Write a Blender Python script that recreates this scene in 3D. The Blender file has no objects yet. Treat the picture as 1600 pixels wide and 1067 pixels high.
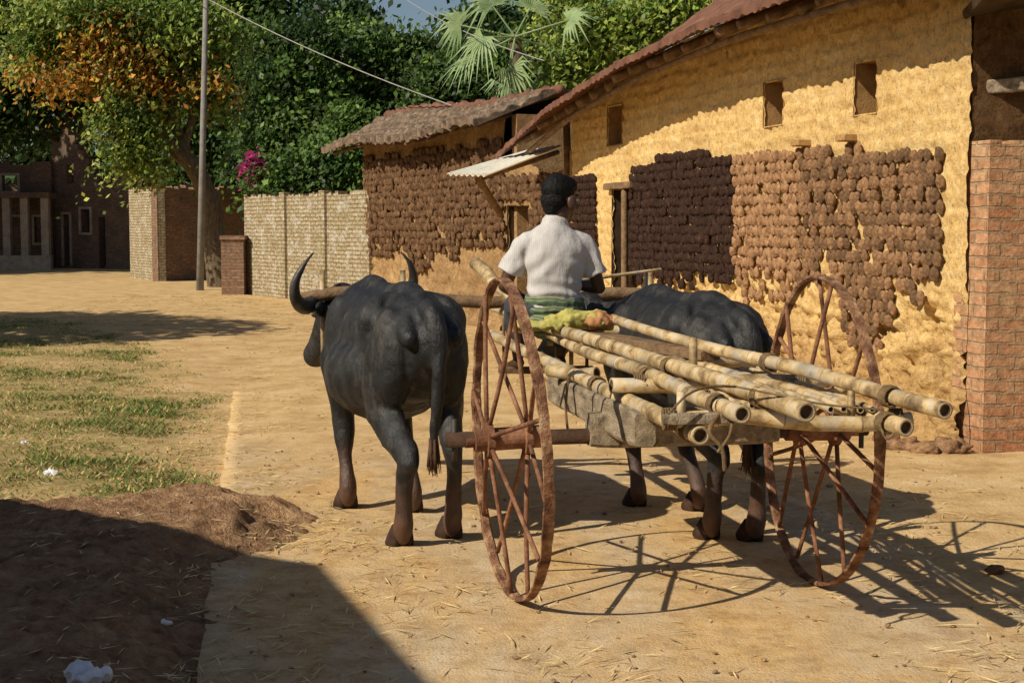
import bpy, bmesh, math, random
import numpy as np
from mathutils import Vector, Matrix, noise
R=math.radians; random.seed(7); rng=np.random.default_rng(7)
scene=bpy.context.scene; col=scene.collection
F=2300.; CH=1.63; PT=math.atan(183.5/F)
X=Vector((1,0,0)); Z=Vector((0,0,1))
def ray(px,py):
    a=(px-800)/F; b=-(py-533.5)/F
    return Vector((a, math.cos(PT)+b*math.sin(PT), -math.sin(PT)+b*math.cos(PT)))
def W(px,py,Y):
    d=ray(px,py); t=Y/d.y; return Vector((d.x*t,Y,CH+d.z*t))
def G(px,py,z=0.):
    d=ray(px,py); t=(z-CH)/d.z; return Vector((d.x*t,d.y*t,z))
# ------------------------------------------------------------------ helpers
ORG={}
def tag(o,label=None,cat=None,group=None,kind=None):
    if label: o['label']=label
    if cat: o['category']=cat
    if group: o['group']=group
    if kind: o['kind']=kind
    return o
def empty(name,loc,rz=0):
    o=bpy.data.objects.new(name,None); col.objects.link(o); o.empty_display_size=.2
    o.location=loc; o.rotation_euler=(0,0,rz); ORG[o.name]=Vector(loc); return o
def link(name,me,mat,parent=None,smooth=False):
    for m in (mat if isinstance(mat,(list,tuple)) else [mat]): me.materials.append(m)
    if smooth: me.polygons.foreach_set('use_smooth',[True]*len(me.polygons))
    o=bpy.data.objects.new(name,me); col.objects.link(o)
    if parent: o.parent=parent; ORG[o.name]=ORG.get(parent.name,Vector((0,0,0)))
    return o
def fin(bm,name,mat,parent=None,smooth=False,world=True):
    """world=True: bm is in world space, shifted into the (unrotated) parent's space"""
    if parent and world:
        off=ORG[parent.name]
        for v in bm.verts: v.co-=off
    bmesh.ops.recalc_face_normals(bm,faces=bm.faces)
    me=bpy.data.meshes.new(name); bm.to_mesh(me); bm.free()
    return link(name,me,mat,parent,smooth)
def catmull(P,n):
    out=[]
    for i in range(len(P)-1):
        p0=P[max(i-1,0)];p1=P[i];p2=P[i+1];p3=P[min(i+2,len(P)-1)]
        for k in range(n):
            t=k/n; out.append(.5*((2*p1)+(p2-p0)*t+(2*p0-5*p1+4*p2-p3)*t*t+(3*p1-p0-3*p2+p3)*t**3))
    out.append(P[-1]); return out
def tube(bm,pts,rad,seg=12,cap='round',up=None,sub=0,mi=None):
    pts=[Vector(p) for p in pts]
    if isinstance(rad,(int,float)): rad=[rad]*len(pts)
    rad=[Vector((r,r)) if isinstance(r,(int,float)) else Vector(r) for r in rad]
    if sub: pts=catmull(pts,sub); rad=catmull(rad,sub)
    if cap=='round':
        t0=(pts[0]-pts[1]).normalized(); t1=(pts[-1]-pts[-2]).normalized()
        r0=min(rad[0]); r1=min(rad[-1])
        A=[(pts[0]+t0*r0*math.sin(R(a)),rad[0]*math.cos(R(a))) for a in (78,52,26)]
        E=[(pts[-1]+t1*r1*math.sin(R(a)),rad[-1]*math.cos(R(a))) for a in (26,52,78)]
        pts=[a[0] for a in A]+pts+[a[0] for a in E]; rad=[a[1] for a in A]+rad+[a[1] for a in E]
    n=len(pts); rings=[]
    t=(pts[1]-pts[0]).normalized(); ref=Vector(up) if up else (Z if abs(t.z)<.9 else X)
    side=t.cross(ref).normalized()
    for i in range(n):
        t=(pts[min(i+1,n-1)]-pts[max(i-1,0)]).normalized()
        side=t.cross(ref).normalized() if up else (side-t*side.dot(t)).normalized()
        o=side.cross(t)
        rings.append([bm.verts.new(pts[i]+side*rad[i][0]*math.cos(2*math.pi*k/seg)+o*rad[i][1]*math.sin(2*math.pi*k/seg)) for k in range(seg)])
    for i in range(n-1):
        for k in range(seg):
            f=bm.faces.new((rings[i][k],rings[i][(k+1)%seg],rings[i+1][(k+1)%seg],rings[i+1][k]))
            if mi: f.material_index=mi(i)
    if cap:
        bm.faces.new(rings[0]); bm.faces.new(list(reversed(rings[-1])))
    return rings
def ell(bm,c,r,rot=None,u=16,v=10):
    m=Matrix.Translation(Vector(c))
    if rot is not None: m=m@rot.to_4x4()
    m=m@Matrix.Diagonal(Vector((r[0],r[1],r[2],1)))
    return bmesh.ops.create_uvsphere(bm,u_segments=u,v_segments=v,radius=1,matrix=m)['verts']
def box(bm,c,h,ax=None):
    ax=ax or (X,Vector((0,1,0)),Z); c=Vector(c); vs=[]
    for i in (-1,1):
        for j in (-1,1):
            for k in (-1,1): vs.append(bm.verts.new(c+ax[0]*h[0]*i+ax[1]*h[1]*j+ax[2]*h[2]*k))
    for f in ((0,1,3,2),(4,6,7,5),(0,4,5,1),(2,3,7,6),(0,2,6,4),(1,5,7,3)): bm.faces.new([vs[a] for a in f])
    return vs
def bar(bm,A,B,w,h,up=Z):
    A=Vector(A);B=Vector(B);t=(B-A).normalized();s=t.cross(up).normalized();u=s.cross(t)
    return box(bm,(A+B)/2,((B-A).length/2,w/2,h/2),(t,s,u))
def timber(bm,A,B,w,h,amp=.008,seed=0):
    """hewn beam: subdivided box with worn edges"""
    A=Vector(A);B=Vector(B);t=(B-A).normalized();s=t.cross(Z).normalized();u=s.cross(t);n=16;rg=[]
    prof=[(-.5,-.4),(-.4,-.5),(0,-.5),(.4,-.5),(.5,-.4),(.5,0),(.5,.4),(.4,.5),(0,.5),(-.4,.5),(-.5,.4),(-.5,0)]
    for i in range(n+1):
        c=A.lerp(B,i/n); k=1-.12*(abs(2*i/n-1)**8)
        rg.append([bm.verts.new(c+s*a*w*k+u*b*h*k+(s+u)*amp*noise.noise(Vector((i*.25,a*4+seed,b*4)))) for a,b in prof])
    m=len(prof)
    for i in range(n):
        for k in range(m): bm.faces.new((rg[i][k],rg[i][(k+1)%m],rg[i+1][(k+1)%m],rg[i+1][k]))
    bm.faces.new(rg[0]); bm.faces.new(rg[-1])
def remesh(bm,vox,it=6):
    bmesh.ops.recalc_face_normals(bm,faces=bm.faces)
    me=bpy.data.meshes.new('tmp'); bm.to_mesh(me); bm.free()
    o=bpy.data.objects.new('tmp',me); col.objects.link(o)
    m=o.modifiers.new('r','REMESH'); m.mode='VOXEL'; m.voxel_size=vox
    s=o.modifiers.new('s','SMOOTH'); s.factor=.5; s.iterations=it
    dg=bpy.context.evaluated_depsgraph_get(); dg.update()
    out=bpy.data.meshes.new_from_object(o.evaluated_get(dg))
    bpy.data.objects.remove(o); bpy.data.meshes.remove(me)
    return out
def displace(me,fn):
    n=len(me.vertices); co=np.empty(n*3); me.vertices.foreach_get('co',co)
    nn=np.empty(n*3); me.vertices.foreach_get('normal',nn); co=co.reshape(-1,3); nn=nn.reshape(-1,3)
    for i in range(n): co[i]+=nn[i]*fn(Vector(co[i]))
    me.vertices.foreach_set('co',co.ravel()); me.update()
# ------------------------------------------------------------------ materials
def newmat(name):
    m=bpy.data.materials.new(name); m.use_nodes=True; nt=m.node_tree; nt.nodes.clear()
    out=nt.nodes.new('ShaderNodeOutputMaterial'); b=nt.nodes.new('ShaderNodeBsdfPrincipled')
    nt.links.new(b.outputs[0],out.inputs[0]); return m,nt,b
def ND(nt,t,**k):
    n=nt.nodes.new('ShaderNode'+t)
    for a,v in k.items(): setattr(n,a,v)
    return n
def ramp(nt,fac,cols):
    r=ND(nt,'ValToRGB'); e=r.color_ramp.elements
    while len(e)<len(cols): e.new(.5)
    for i,(p,c) in enumerate(cols): e[i].position=p; e[i].color=(*c,1) if len(c)==3 else c
    nt.links.new(fac,r.inputs[0]); return r.outputs[0]
def nz(nt,vec,scale,detail=4,rough=.6,dist=0):
    n=ND(nt,'TexNoise'); n.inputs['Scale'].default_value=scale; n.inputs['Detail'].default_value=min(detail,5)
    n.inputs['Roughness'].default_value=rough; n.inputs['Distortion'].default_value=dist
    nt.links.new(vec,n.inputs['Vector']); return n.outputs['Fac']
def coords(nt,kind='Object',stretch=None):
    o=ND(nt,'TexCoord').outputs[kind]
    if stretch:
        m=ND(nt,'Mapping'); m.inputs['Scale'].default_value=stretch; nt.links.new(o,m.inputs[0]); o=m.outputs[0]
    return o
def mix(nt,fac,a,b,mode='MIX'):
    m=ND(nt,'MixRGB',blend_type=mode)
    for i,v in enumerate((fac,a,b)):
        if hasattr(v,'is_linked'): nt.links.new(v,m.inputs[i])
        elif isinstance(v,(int,float)): m.inputs[i].default_value=v
        else: m.inputs[i].default_value=(*v,1)
    return m.outputs[0]
def bump(nt,b,h,strength=.5,dist=.02):
    n=ND(nt,'Bump'); n.inputs['Strength'].default_value=strength; n.inputs['Distance'].default_value=dist
    nt.links.new(h,n.inputs['Height']); nt.links.new(n.outputs[0],b.inputs['Normal'])
def nmat(name,cols,scale=5,rough=.9,bs=40,bst=.5,bd=.01,stretch=None,spec=.15,dist=0,big=None,kind='Object',rnd=None):
    m,nt,b=newmat(name); c=coords(nt,kind,stretch)
    o=ramp(nt,nz(nt,c,scale,5,.65,dist),cols)
    if big: o=mix(nt,1,o,ramp(nt,nz(nt,c,big,3),[(.3,(.55,.55,.55)),(.7,(1.1,1.1,1.1))]),'MULTIPLY')
    if rnd: o=mix(nt,1,o,ramp(nt,ND(nt,'ObjectInfo').outputs['Random'],[(0,(rnd,rnd,rnd)),(1,(1.25,1.2,1.15))]),'MULTIPLY')
    nt.links.new(o,b.inputs['Base Color']); b.inputs['Roughness'].default_value=rough; b.inputs['Specular IOR Level'].default_value=spec
    bump(nt,b,nz(nt,c,bs,4,.7),bst,bd); return m
def brickmat(name,c1,c2,mortar,bw=.24,bh=.075,dirt=(.2,.15,.1),dfac=.5,ms=.012,pale=None):
    m,nt,b=newmat(name); uv=ND(nt,'UVMap').outputs[0]
    add=ND(nt,'MixRGB',blend_type='ADD'); add.inputs[0].default_value=.028; nt.links.new(uv,add.inputs[1]); nz2=ND(nt,'TexNoise'); nz2.inputs['Scale'].default_value=9; nt.links.new(uv,nz2.inputs['Vector']); nt.links.new(nz2.outputs['Color'],add.inputs[2])
    t=ND(nt,'TexBrick'); t.inputs['Scale'].default_value=1; t.inputs['Brick Width'].default_value=bw; t.inputs['Row Height'].default_value=bh
    t.inputs['Mortar Size'].default_value=ms; t.inputs['Mortar Smooth'].default_value=.4; t.inputs['Bias'].default_value=0
    t.inputs['Color1'].default_value=(*c1,1); t.inputs['Color2'].default_value=(*c2,1); t.inputs['Mortar'].default_value=(*mortar,1)
    nt.links.new(add.outputs[0],t.inputs['Vector'])
    d=ramp(nt,nz(nt,uv,1.3,5,.75),[(.42,(0,0,0)),(.62,(dfac,)*3)])
    o=mix(nt,d,t.outputs['Color'],dirt)
    if pale: o=mix(nt,ramp(nt,nz(nt,uv,3.2,5,.75),[(.50,(0,0,0)),(.62,(.6,.6,.6))]),o,pale)
    o=mix(nt,1,o,ramp(nt,nz(nt,uv,14,5,.7),[(.32,(.55,.52,.5)),(.66,(1.2,1.2,1.2))]),'MULTIPLY')
    nt.links.new(o,b.inputs['Base Color']); b.inputs['Roughness'].default_value=.93; b.inputs['Specular IOR Level'].default_value=.1
    h=mix(nt,.4,t.outputs['Fac'],nz(nt,uv,50,5)); 
    inv=ND(nt,'Invert'); nt.links.new(h,inv.inputs['Color']); bump(nt,b,inv.outputs[0],1,.03); return m
def leafmat(name,trans=.3):
    m,nt,b=newmat(name); a=ND(nt,'Attribute'); a.attribute_name='Col'
    nt.links.new(a.outputs['Color'],b.inputs['Base Color']); b.inputs['Roughness'].default_value=.5; b.inputs['Specular IOR Level'].default_value=.3
    t=ND(nt,'BsdfTranslucent'); nt.links.new(a.outputs['Color'],t.inputs[0])
    s=ND(nt,'MixShader'); s.inputs[0].default_value=trans; nt.links.new(b.outputs[0],s.inputs[1]); nt.links.new(t.outputs[0],s.inputs[2])
    nt.links.new(s.outputs[0],[n for n in nt.nodes if n.type=='OUTPUT_MATERIAL'][0].inputs[0]); return m
def mudmat(name,cols,dark,foot=None):
    """hand-laid mud: fine grain, pits, blotches, darker crumbled foot"""
    m,nt,b=newmat(name); c=coords(nt,'Object')
    st=coords(nt,'Object',(1,1,2.4)); vs=coords(nt,'Object',(1,1,.8))
    o=ramp(nt,nz(nt,c,9,5,.75),cols)
    o=mix(nt,ramp(nt,nz(nt,c,1.1,5),[(.42,(0,0,0)),(.72,(.6,.6,.6))]),o,dark)
    if foot:
        sx=ND(nt,'SeparateXYZ'); nt.links.new(c,sx.inputs[0]); mm=ND(nt,'Math',operation='MULTIPLY_ADD'); nt.links.new(nz(nt,c,3.5,5,.75),mm.inputs[0]); mm.inputs[1].default_value=2.2; nt.links.new(sx.outputs[2],mm.inputs[2])
        o=mix(nt,ramp(nt,mix(nt,1,mm.outputs[0],(.5,.5,.5),'MULTIPLY'),[(.70,(.8,.8,.8)),(1.0,(0,0,0))]),o,foot)
    o=mix(nt,1,o,ramp(nt,nz(nt,vs,38,5,.8),[(.34,(.45,.40,.35)),(.46,(.9,.89,.88)),(.58,(1.04,1.04,1.04))]),'MULTIPLY')
    nt.links.new(o,b.inputs['Base Color']); b.inputs['Roughness'].default_value=1; b.inputs['Specular IOR Level'].default_value=.0
    h=mix(nt,.4,nz(nt,vs,38,5,.8),nz(nt,st,7,5,.8)); bump(nt,b,h,.9,.04); return m
M={}
M['mud']=mudmat('ochre_mud',[(.3,(.64,.40,.15)),(.5,(.84,.58,.25)),(.7,(.90,.69,.36))],(.62,.385,.145),(.44,.265,.115))
M['mud_dark']=mudmat('brown_mud',[(.3,(.26,.155,.075)),(.5,(.46,.29,.14)),(.7,(.60,.41,.21))],(.18,.10,.05))
M['end_mud']=mudmat('shade_painted_mud',[(.3,(.07,.04,.02)),(.5,(.15,.085,.04)),(.7,(.22,.13,.065))],(.07,.04,.02))  # dark tone has the end wall's shade painted into it
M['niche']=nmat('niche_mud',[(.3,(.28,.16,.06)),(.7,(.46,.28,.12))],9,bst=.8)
M['dung']=nmat('dry_dung',[(.3,(.13,.07,.038)),(.5,(.29,.168,.09)),(.72,(.46,.295,.17))],18,.95,70,.9,.018,rnd=.55)
M['dung_dark']=nmat('dark_dung',[(.3,(.024,.013,.010)),(.55,(.062,.032,.023)),(.75,(.13,.072,.048))],18,.9,70,.9,.018,rnd=.55)
M['dung_mid']=nmat('brown_dung',[(.3,(.06,.031,.018)),(.5,(.15,.082,.043)),(.72,(.29,.172,.092))],9,.95,70,1,.02)
M['brick_red']=brickmat('red_brick',(.44,.20,.10),(.58,.32,.18),(.37,.25,.155),.24,.088,dirt=(.52,.35,.2),dfac=.75)
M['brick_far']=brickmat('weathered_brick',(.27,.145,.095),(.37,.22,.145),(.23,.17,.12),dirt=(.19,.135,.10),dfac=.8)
M['brick_shade']=brickmat('shade_painted_brick',(.19,.11,.08),(.27,.175,.125),(.17,.13,.10),dirt=(.115,.09,.07),dfac=.85)  # darker brick copy: tree shade on the far-left houses put into the colour
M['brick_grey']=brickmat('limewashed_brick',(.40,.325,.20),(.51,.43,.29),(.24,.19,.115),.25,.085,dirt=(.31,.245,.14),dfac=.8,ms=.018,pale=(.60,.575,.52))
M['plaster']=nmat('old_plaster',[(.3,(.24,.185,.15)),(.6,(.39,.32,.26))],4,bst=.4)
M['tile']=nmat('old_tiles',[(.3,(.06,.046,.038)),(.5,(.19,.135,.095)),(.68,(.34,.245,.17))],7,.95,30,1,.03)
M['tile_red']=nmat('rust_sheet',[(.3,(.10,.047,.033)),(.55,(.19,.09,.06)),(.75,(.27,.16,.11))],4,.8,30,.5,.01)
M['wood']=nmat('old_wood',[(.3,(.11,.065,.035)),(.6,(.25,.16,.09)),(.8,(.36,.25,.15))],4,.9,12,.8,.015,stretch=(3,3,3))
M['wood_grey']=nmat('grey_wood',[(.3,(.13,.10,.07)),(.5,(.32,.25,.17)),(.7,(.50,.40,.28))],5,.9,22,1,.015,stretch=(6,1.2,5))
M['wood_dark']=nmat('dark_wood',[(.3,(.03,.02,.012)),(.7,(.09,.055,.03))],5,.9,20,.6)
M['tin']=nmat('pale_tin',[(.3,(.66,.60,.48)),(.5,(.82,.78,.67)),(.8,(.88,.85,.78))],4,.6,20,.3,spec=.4)
M['concrete']=nmat('pole_concrete',[(.3,(.16,.15,.14)),(.7,(.28,.265,.245))],5,bst=.3)
M['wire']=nmat('wire_metal',[(.3,(.25,.24,.22)),(.7,(.4,.38,.35))],5)
M['bamboo']=nmat('bamboo',[(.30,(.10,.064,.036)),(.40,(.30,.20,.10)),(.50,(.57,.41,.20)),(.58,(.60,.49,.34)),(.67,(.45,.405,.34)),(.78,(.20,.165,.13))],3.6,.55,40,.45,.006,stretch=(2.4,2.4,2.4),spec=.35,big=2.6)
M['bamboo_node']=nmat('bamboo_node',[(.3,(.16,.105,.06)),(.7,(.42,.31,.19))],20,.7)
M['bamboo_cut']=nmat('bamboo_cut',[(.3,(.30,.22,.12)),(.7,(.52,.42,.27))],30,.8)
M['hollow']=nmat('bamboo_hollow',[(.3,(.05,.032,.02)),(.7,(.14,.09,.055))],20)
M['rust']=nmat('rusted_iron',[(.3,(.085,.04,.023)),(.5,(.22,.10,.055)),(.7,(.40,.215,.125))],9,.9,60,.8,.008)
M['axle']=nmat('old_axle',[(.3,(.04,.022,.015)),(.55,(.09,.05,.032)),(.75,(.18,.105,.065))],7,.9,50,.8,.01)
M['rim']=nmat('rusty_rim',[(.30,(.055,.026,.016)),(.42,(.15,.07,.04)),(.54,(.30,.155,.085)),(.66,(.50,.33,.20)),(.75,(.58,.45,.31))],10,.95,40,1,.02)
M['iron']=nmat('dark_iron',[(.3,(.02,.018,.016)),(.7,(.08,.06,.045))],10,.6,50,.4,spec=.4)
M['rope']=nmat('rope',[(.3,(.11,.07,.035)),(.7,(.28,.19,.1))],30,.95,150,.8,.01)
M['horn']=nmat('horn',[(.3,(.02,.018,.016)),(.7,(.085,.078,.068))],8,.45,30,.5,spec=.4)
M['hoof']=nmat('hoof',[(.3,(.02,.012,.009)),(.7,(.085,.045,.028))],12,.7,40,.5)
M['skin']=nmat('brown_skin',[(.3,(.058,.027,.015)),(.7,(.095,.046,.026))],6,.5,120,.12,.003,spec=.4)
M['hair']=nmat('black_hair',[(.3,(.002,.002,.002)),(.7,(.008,.007,.006))],60,.65,170,.5,.006,spec=.2)
M['eye']=nmat('eye_white',[(.3,(.6,.56,.5)),(.7,(.7,.66,.6))],6,.3,20,.0)
M['trouser']=nmat('dark_cloth',[(.3,(.03,.035,.045)),(.7,(.07,.075,.09))],20,.95,60,.4)
M['hay']=nmat('yellow_cloth',[(.3,(.24,.22,.06)),(.5,(.46,.41,.12)),(.7,(.31,.31,.11)),(.8,(.48,.42,.19))],9,.95,60,.6,.01)
M['redcloth']=nmat('red_cloth',[(.3,(.28,.09,.05)),(.55,(.45,.22,.1)),(.75,(.5,.4,.15))],16,.95,60,.5,.01)
M['plastic']=nmat('white_plastic',[(.3,(.6,.62,.66)),(.7,(.8,.8,.82))],9,.35,20,.5,.01,spec=.5)
M['soil']=nmat('loose_soil',[(.3,(.28,.14,.072)),(.5,(.54,.31,.165)),(.72,(.70,.46,.27))],13,.97,48,1,.05,big=1.2)
M['clod']=nmat('clods',[(.3,(.20,.12,.06)),(.7,(.48,.33,.19))],11,.97,40,1,.02)
M['leaf']=leafmat('leaves',.4); M['grass']=leafmat('grass_blades',.25); M['straw']=leafmat('straw_stalks',.1)
M['bark']=nmat('bark',[(.3,(.07,.055,.035)),(.7,(.22,.17,.115))],6,.95,15,.9,.03,stretch=(3,3,1))
M['palm']=nmat('palm_blade',[(.3,(.14,.21,.085)),(.7,(.29,.37,.18))],4,.5,20,.1)
m,nt,b=newmat('pale_shirt'); c=coords(nt)
w1=ND(nt,'TexWave',wave_type='BANDS',bands_direction='X'); w1.inputs['Scale'].default_value=30; nt.links.new(c,w1.inputs[0])
w2=ND(nt,'TexWave',wave_type='BANDS',bands_direction='Z'); w2.inputs['Scale'].default_value=30; nt.links.new(c,w2.inputs[0])
o=mix(nt,.5,ramp(nt,w1.outputs['Fac'],[(.0,(.44,.42,.42)),(.5,(.60,.58,.57))]),ramp(nt,w2.outputs['Fac'],[(.0,(.50,.48,.48)),(.5,(.60,.58,.57))]))
o=mix(nt,1,o,ramp(nt,nz(nt,c,7,5),[(.3,(.78,.75,.73)),(.7,(1,1,1))]),'MULTIPLY')
nt.links.new(o,b.inputs['Base Color']); b.inputs['Roughness'].default_value=.9; bump(nt,b,nz(nt,coords(nt,'Object',(1,1,.6)),14,4),.6,.016); M['shirt']=m
m,nt,b=newmat('green_waistcloth'); c=coords(nt)
w=ND(nt,'TexWave',wave_type='BANDS',bands_direction='Z'); w.inputs['Scale'].default_value=6; w.inputs['Distortion'].default_value=3.5; nt.links.new(c,w.inputs[0])
nt.links.new(ramp(nt,w.outputs['Fac'],[(.0,(.06,.10,.06)),(.5,(.10,.15,.08)),(.8,(.28,.28,.12)),(1,(.08,.12,.10))]),b.inputs['Base Color'])
b.inputs['Roughness'].default_value=.95; bump(nt,b,nz(nt,c,25,5),.7,.014); M['waist']=m
# buffalo hide: near-black, dusty, with a soft uneven sheen
m,nt,b=newmat('buffalo_hide'); c=coords(nt)
base=ramp(nt,nz(nt,c,5,5,.75),[(.3,(.003,.003,.0035)),(.5,(.009,.009,.0098)),(.64,(.020,.0195,.0205)),(.8,(.045,.043,.042))])
dust=ramp(nt,nz(nt,coords(nt,'Object',(1,1,.5)),3.5,5,.85),[(.52,(0,0,0)),(.70,(.5,.5,.5))]); base=mix(nt,dust,base,(.12,.10,.083))
sx=ND(nt,'SeparateXYZ'); nt.links.new(c,sx.inputs[0])
ad=ND(nt,'Math',operation='ADD'); nt.links.new(sx.outputs[2],ad.inputs[0])
mm=ND(nt,'Math',operation='MULTIPLY_ADD'); nt.links.new(nz(nt,c,9,5),mm.inputs[0]); mm.inputs[1].default_value=.6; mm.inputs[2].default_value=-.3; nt.links.new(mm.outputs[0],ad.inputs[1])
mud=ramp(nt,ad.outputs[0],[(.08,(.75,.75,.75)),(.44,(0,0,0))]); base=mix(nt,mud,base,(.13,.06,.034))
nt.links.new(base,b.inputs['Base Color']); b.inputs['Specular IOR Level'].default_value=.5
nt.links.new(ramp(nt,nz(nt,c,8,5,.8),[(.34,(.36,)*3),(.60,(.70,)*3)]),b.inputs['Roughness'])
h=mix(nt,.6,nz(nt,c,14,5,.7),nz(nt,coords(nt,'Object',(1,1,.35)),60,4,.8)); bump(nt,b,h,.8,.014); M['hide']=m
# ground
def sandcol(nt,c):
    sand=ramp(nt,nz(nt,c,2.0,5,.75),[(.3,(.40,.25,.115)),(.5,(.61,.41,.195)),(.7,(.73,.54,.31))])
    return mix(nt,ramp(nt,nz(nt,c,38,3,.6),[(.5,(0,0,0)),(.72,(.5,.5,.5))]),sand,(.35,.21,.10))
m,nt,b=newmat('sandy_ground'); c=coords(nt)
sand=sandcol(nt,c)
gr=ramp(nt,nz(nt,c,3.5,5,.75),[(.3,(.17,.135,.055)),(.5,(.33,.25,.105)),(.7,(.54,.39,.19))])
at=ND(nt,'Attribute'); at.attribute_name='Col'; o=mix(nt,at.outputs['Fac'],sand,gr)
nt.links.new(o,b.inputs['Base Color']); b.inputs['Roughness'].default_value=.97; b.inputs['Specular IOR Level'].default_value=.05
h=mix(nt,.5,nz(nt,c,8,5,.75),nz(nt,c,50,3,.7)); bump(nt,b,h,.6,.04); M['ground']=m
m,nt,b=newmat('dusty_road'); c=coords(nt)
pale=ramp(nt,nz(nt,c,5,5,.7),[(.3,(.42,.30,.175)),(.5,(.575,.435,.27)),(.7,(.68,.55,.38))])
oran=ramp(nt,nz(nt,c,6,5,.75),[(.3,(.39,.23,.10)),(.5,(.61,.39,.17)),(.7,(.72,.50,.25))])
o=mix(nt,ramp(nt,nz(nt,coords(nt,'Object',(1.6,.45,1)),.9,5,.7),[(.38,(0,0,0)),(.60,(1,1,1))]),pale,oran)
spk=mix(nt,1,ramp(nt,nz(nt,c,55,3,.6),[(.55,(0,0,0)),(.7,(.8,.8,.8))]),ramp(nt,nz(nt,c,1.7,4),[(.42,(0,0,0)),(.6,(1,1,1))]),'MULTIPLY')
o=mix(nt,spk,o,(.27,.165,.08))
o=mix(nt,ramp(nt,nz(nt,c,3.2,5,.8),[(.52,(0,0,0)),(.70,(.7,.7,.7))]),o,(.33,.20,.095))
sx=ND(nt,'SeparateXYZ'); nt.links.new(c,sx.inputs[0]); mp=ND(nt,'MapRange')
ay=ND(nt,'Math',operation='MULTIPLY_ADD'); nt.links.new(nz(nt,c,1.2,4),ay.inputs[0]); ay.inputs[1].default_value=3; nt.links.new(sx.outputs[1],ay.inputs[2]); mp.inputs[1].default_value=11; mp.inputs[2].default_value=12.8; nt.links.new(ay.outputs[0],mp.inputs[0])
o=mix(nt,mp.outputs[0],o,sandcol(nt,c))
nt.links.new(o,b.inputs['Base Color']); b.inputs['Roughness'].default_value=.95; b.inputs['Specular IOR Level'].default_value=.08
h=mix(nt,.5,nz(nt,c,14,5,.75),nz(nt,c,80,3,.7)); bump(nt,b,h,.6,.025); M['road']=m

# ------------------------------------------------------------------ camera, sun, sky
cam=bpy.data.cameras.new('camera'); cam.sensor_width=36; cam.lens=36*F/1600; cam.clip_end=2000; cam.clip_start=.05
co=bpy.data.objects.new('camera',cam); col.objects.link(co); co.location=(0,0,CH); co.rotation_euler=(math.pi/2-PT,0,0); scene.camera=co
EL=R(38); sd=Vector((.81*math.cos(EL),.586*math.cos(EL),-math.sin(EL)))
sl=bpy.data.lights.new('sun','SUN'); sl.energy=5; sl.angle=R(.5); sl.color=(1,.915,.745)
so=bpy.data.objects.new('sun',sl); col.objects.link(so); so.rotation_euler=sd.to_track_quat('-Z','Y').to_euler(); so.location=(-8,-6,12)
w=bpy.data.worlds.new('World'); scene.world=w; w.use_nodes=True; nt=w.node_tree
sky=nt.nodes.new('ShaderNodeTexSky'); sky.sky_type='NISHITA'; sky.sun_disc=False; sky.sun_elevation=EL; sky.sun_rotation=math.atan2(-.81,-.586)
bg=nt.nodes['Background']; nt.links.new(sky.outputs[0],bg.inputs[0]); bg.inputs[1].default_value=.062
scene.view_settings.view_transform='Standard'; scene.view_settings.look='None'; scene.view_settings.exposure=0

# ------------------------------------------------------------------ ground
eY=[0,5.2,10.7,15,19.7,25,26.8,31,60]; eX=[-.2,-1.14,-2.1,-3.3,-4.8,-7.6,-9.3,-16,-60]
def edge(Y): return float(np.interp(Y,eY,eX))
def sst(a,b,x): t=max(0,min(1,(x-a)/(b-a))); return t*t*(3-2*t)
def roadL(y): return -.225-.175*y
def roadR(y): return 3.38-.194*y
def setcol(me,cols):
    a=me.color_attributes.new('Col','FLOAT_COLOR','POINT'); c=np.ones((len(cols),4),np.float32); c[:,:3]=cols; a.data.foreach_set('color',c.ravel())
def gz(x,y):
    n=noise.fractal(Vector((x*.7,y*.7,3)),1,2,4)*.03
    e=roadL(y); right=roadR(y)
    if x<e: 
        k=min(1,(e-x)/.6); k2=sst(0,1,edge(y)-x)
        return -.03*(1-k)*(y<19)+k*(n*.5+.008)*(1-.6*sst(11,14,y)*(1-k2))+k2*(n*.6+.01+.10*math.exp(-((x+7.2)**2+(y-21.5)**2)/1.2))
    if y<19 and x<right: return -.03-.03*sst(12,16,y)*0
    k=min(1,max(0,(x-right)/.35)); 
    return (-.03*(1-k) if y<19 else -.012)+k*(n*.6)
def grassy(x,y):
    e=edge(y)-x+.5*noise.noise(Vector((x*.9,y*.9,0)))+.3*noise.noise(Vector((x*3,y*3,4)))
    return max(0,min(1,(e-.05)/.6))*max(0,min(1,(26.5-y)/3))
xs=np.arange(-16,9,.14); ys=np.arange(1,42,.16); vs=[];cs=[]
for y in ys:
    for x in xs:
        vs.append((x,y,gz(x,y)))
        g=grassy(x,y)*(.85+.8*noise.noise(Vector((x*.8,y*.8,5))))
        cs.append((max(0,min(1,g)),)*3)
nx=len(xs); fs=[(j*nx+i,j*nx+i+1,(j+1)*nx+i+1,(j+1)*nx+i) for j in range(len(ys)-1) for i in range(nx-1)]
me=bpy.data.meshes.new('ground'); me.from_pydata(vs,[],fs); setcol(me,np.array(cs)); tag(link('ground',me,M['ground'],smooth=True),kind='structure')
bm=bmesh.new(); bmesh.ops.create_grid(bm,x_segments=8,y_segments=8,size=500,matrix=Matrix.Translation((0,0,-.09)))
o=fin(bm,'terrain',M['ground']); setcol(o.data,np.zeros((len(o.data.vertices),3))+.2); tag(o,kind='structure')
bm=bmesh.new(); Ys=np.arange(.5,18.6,.08); prev=None
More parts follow.
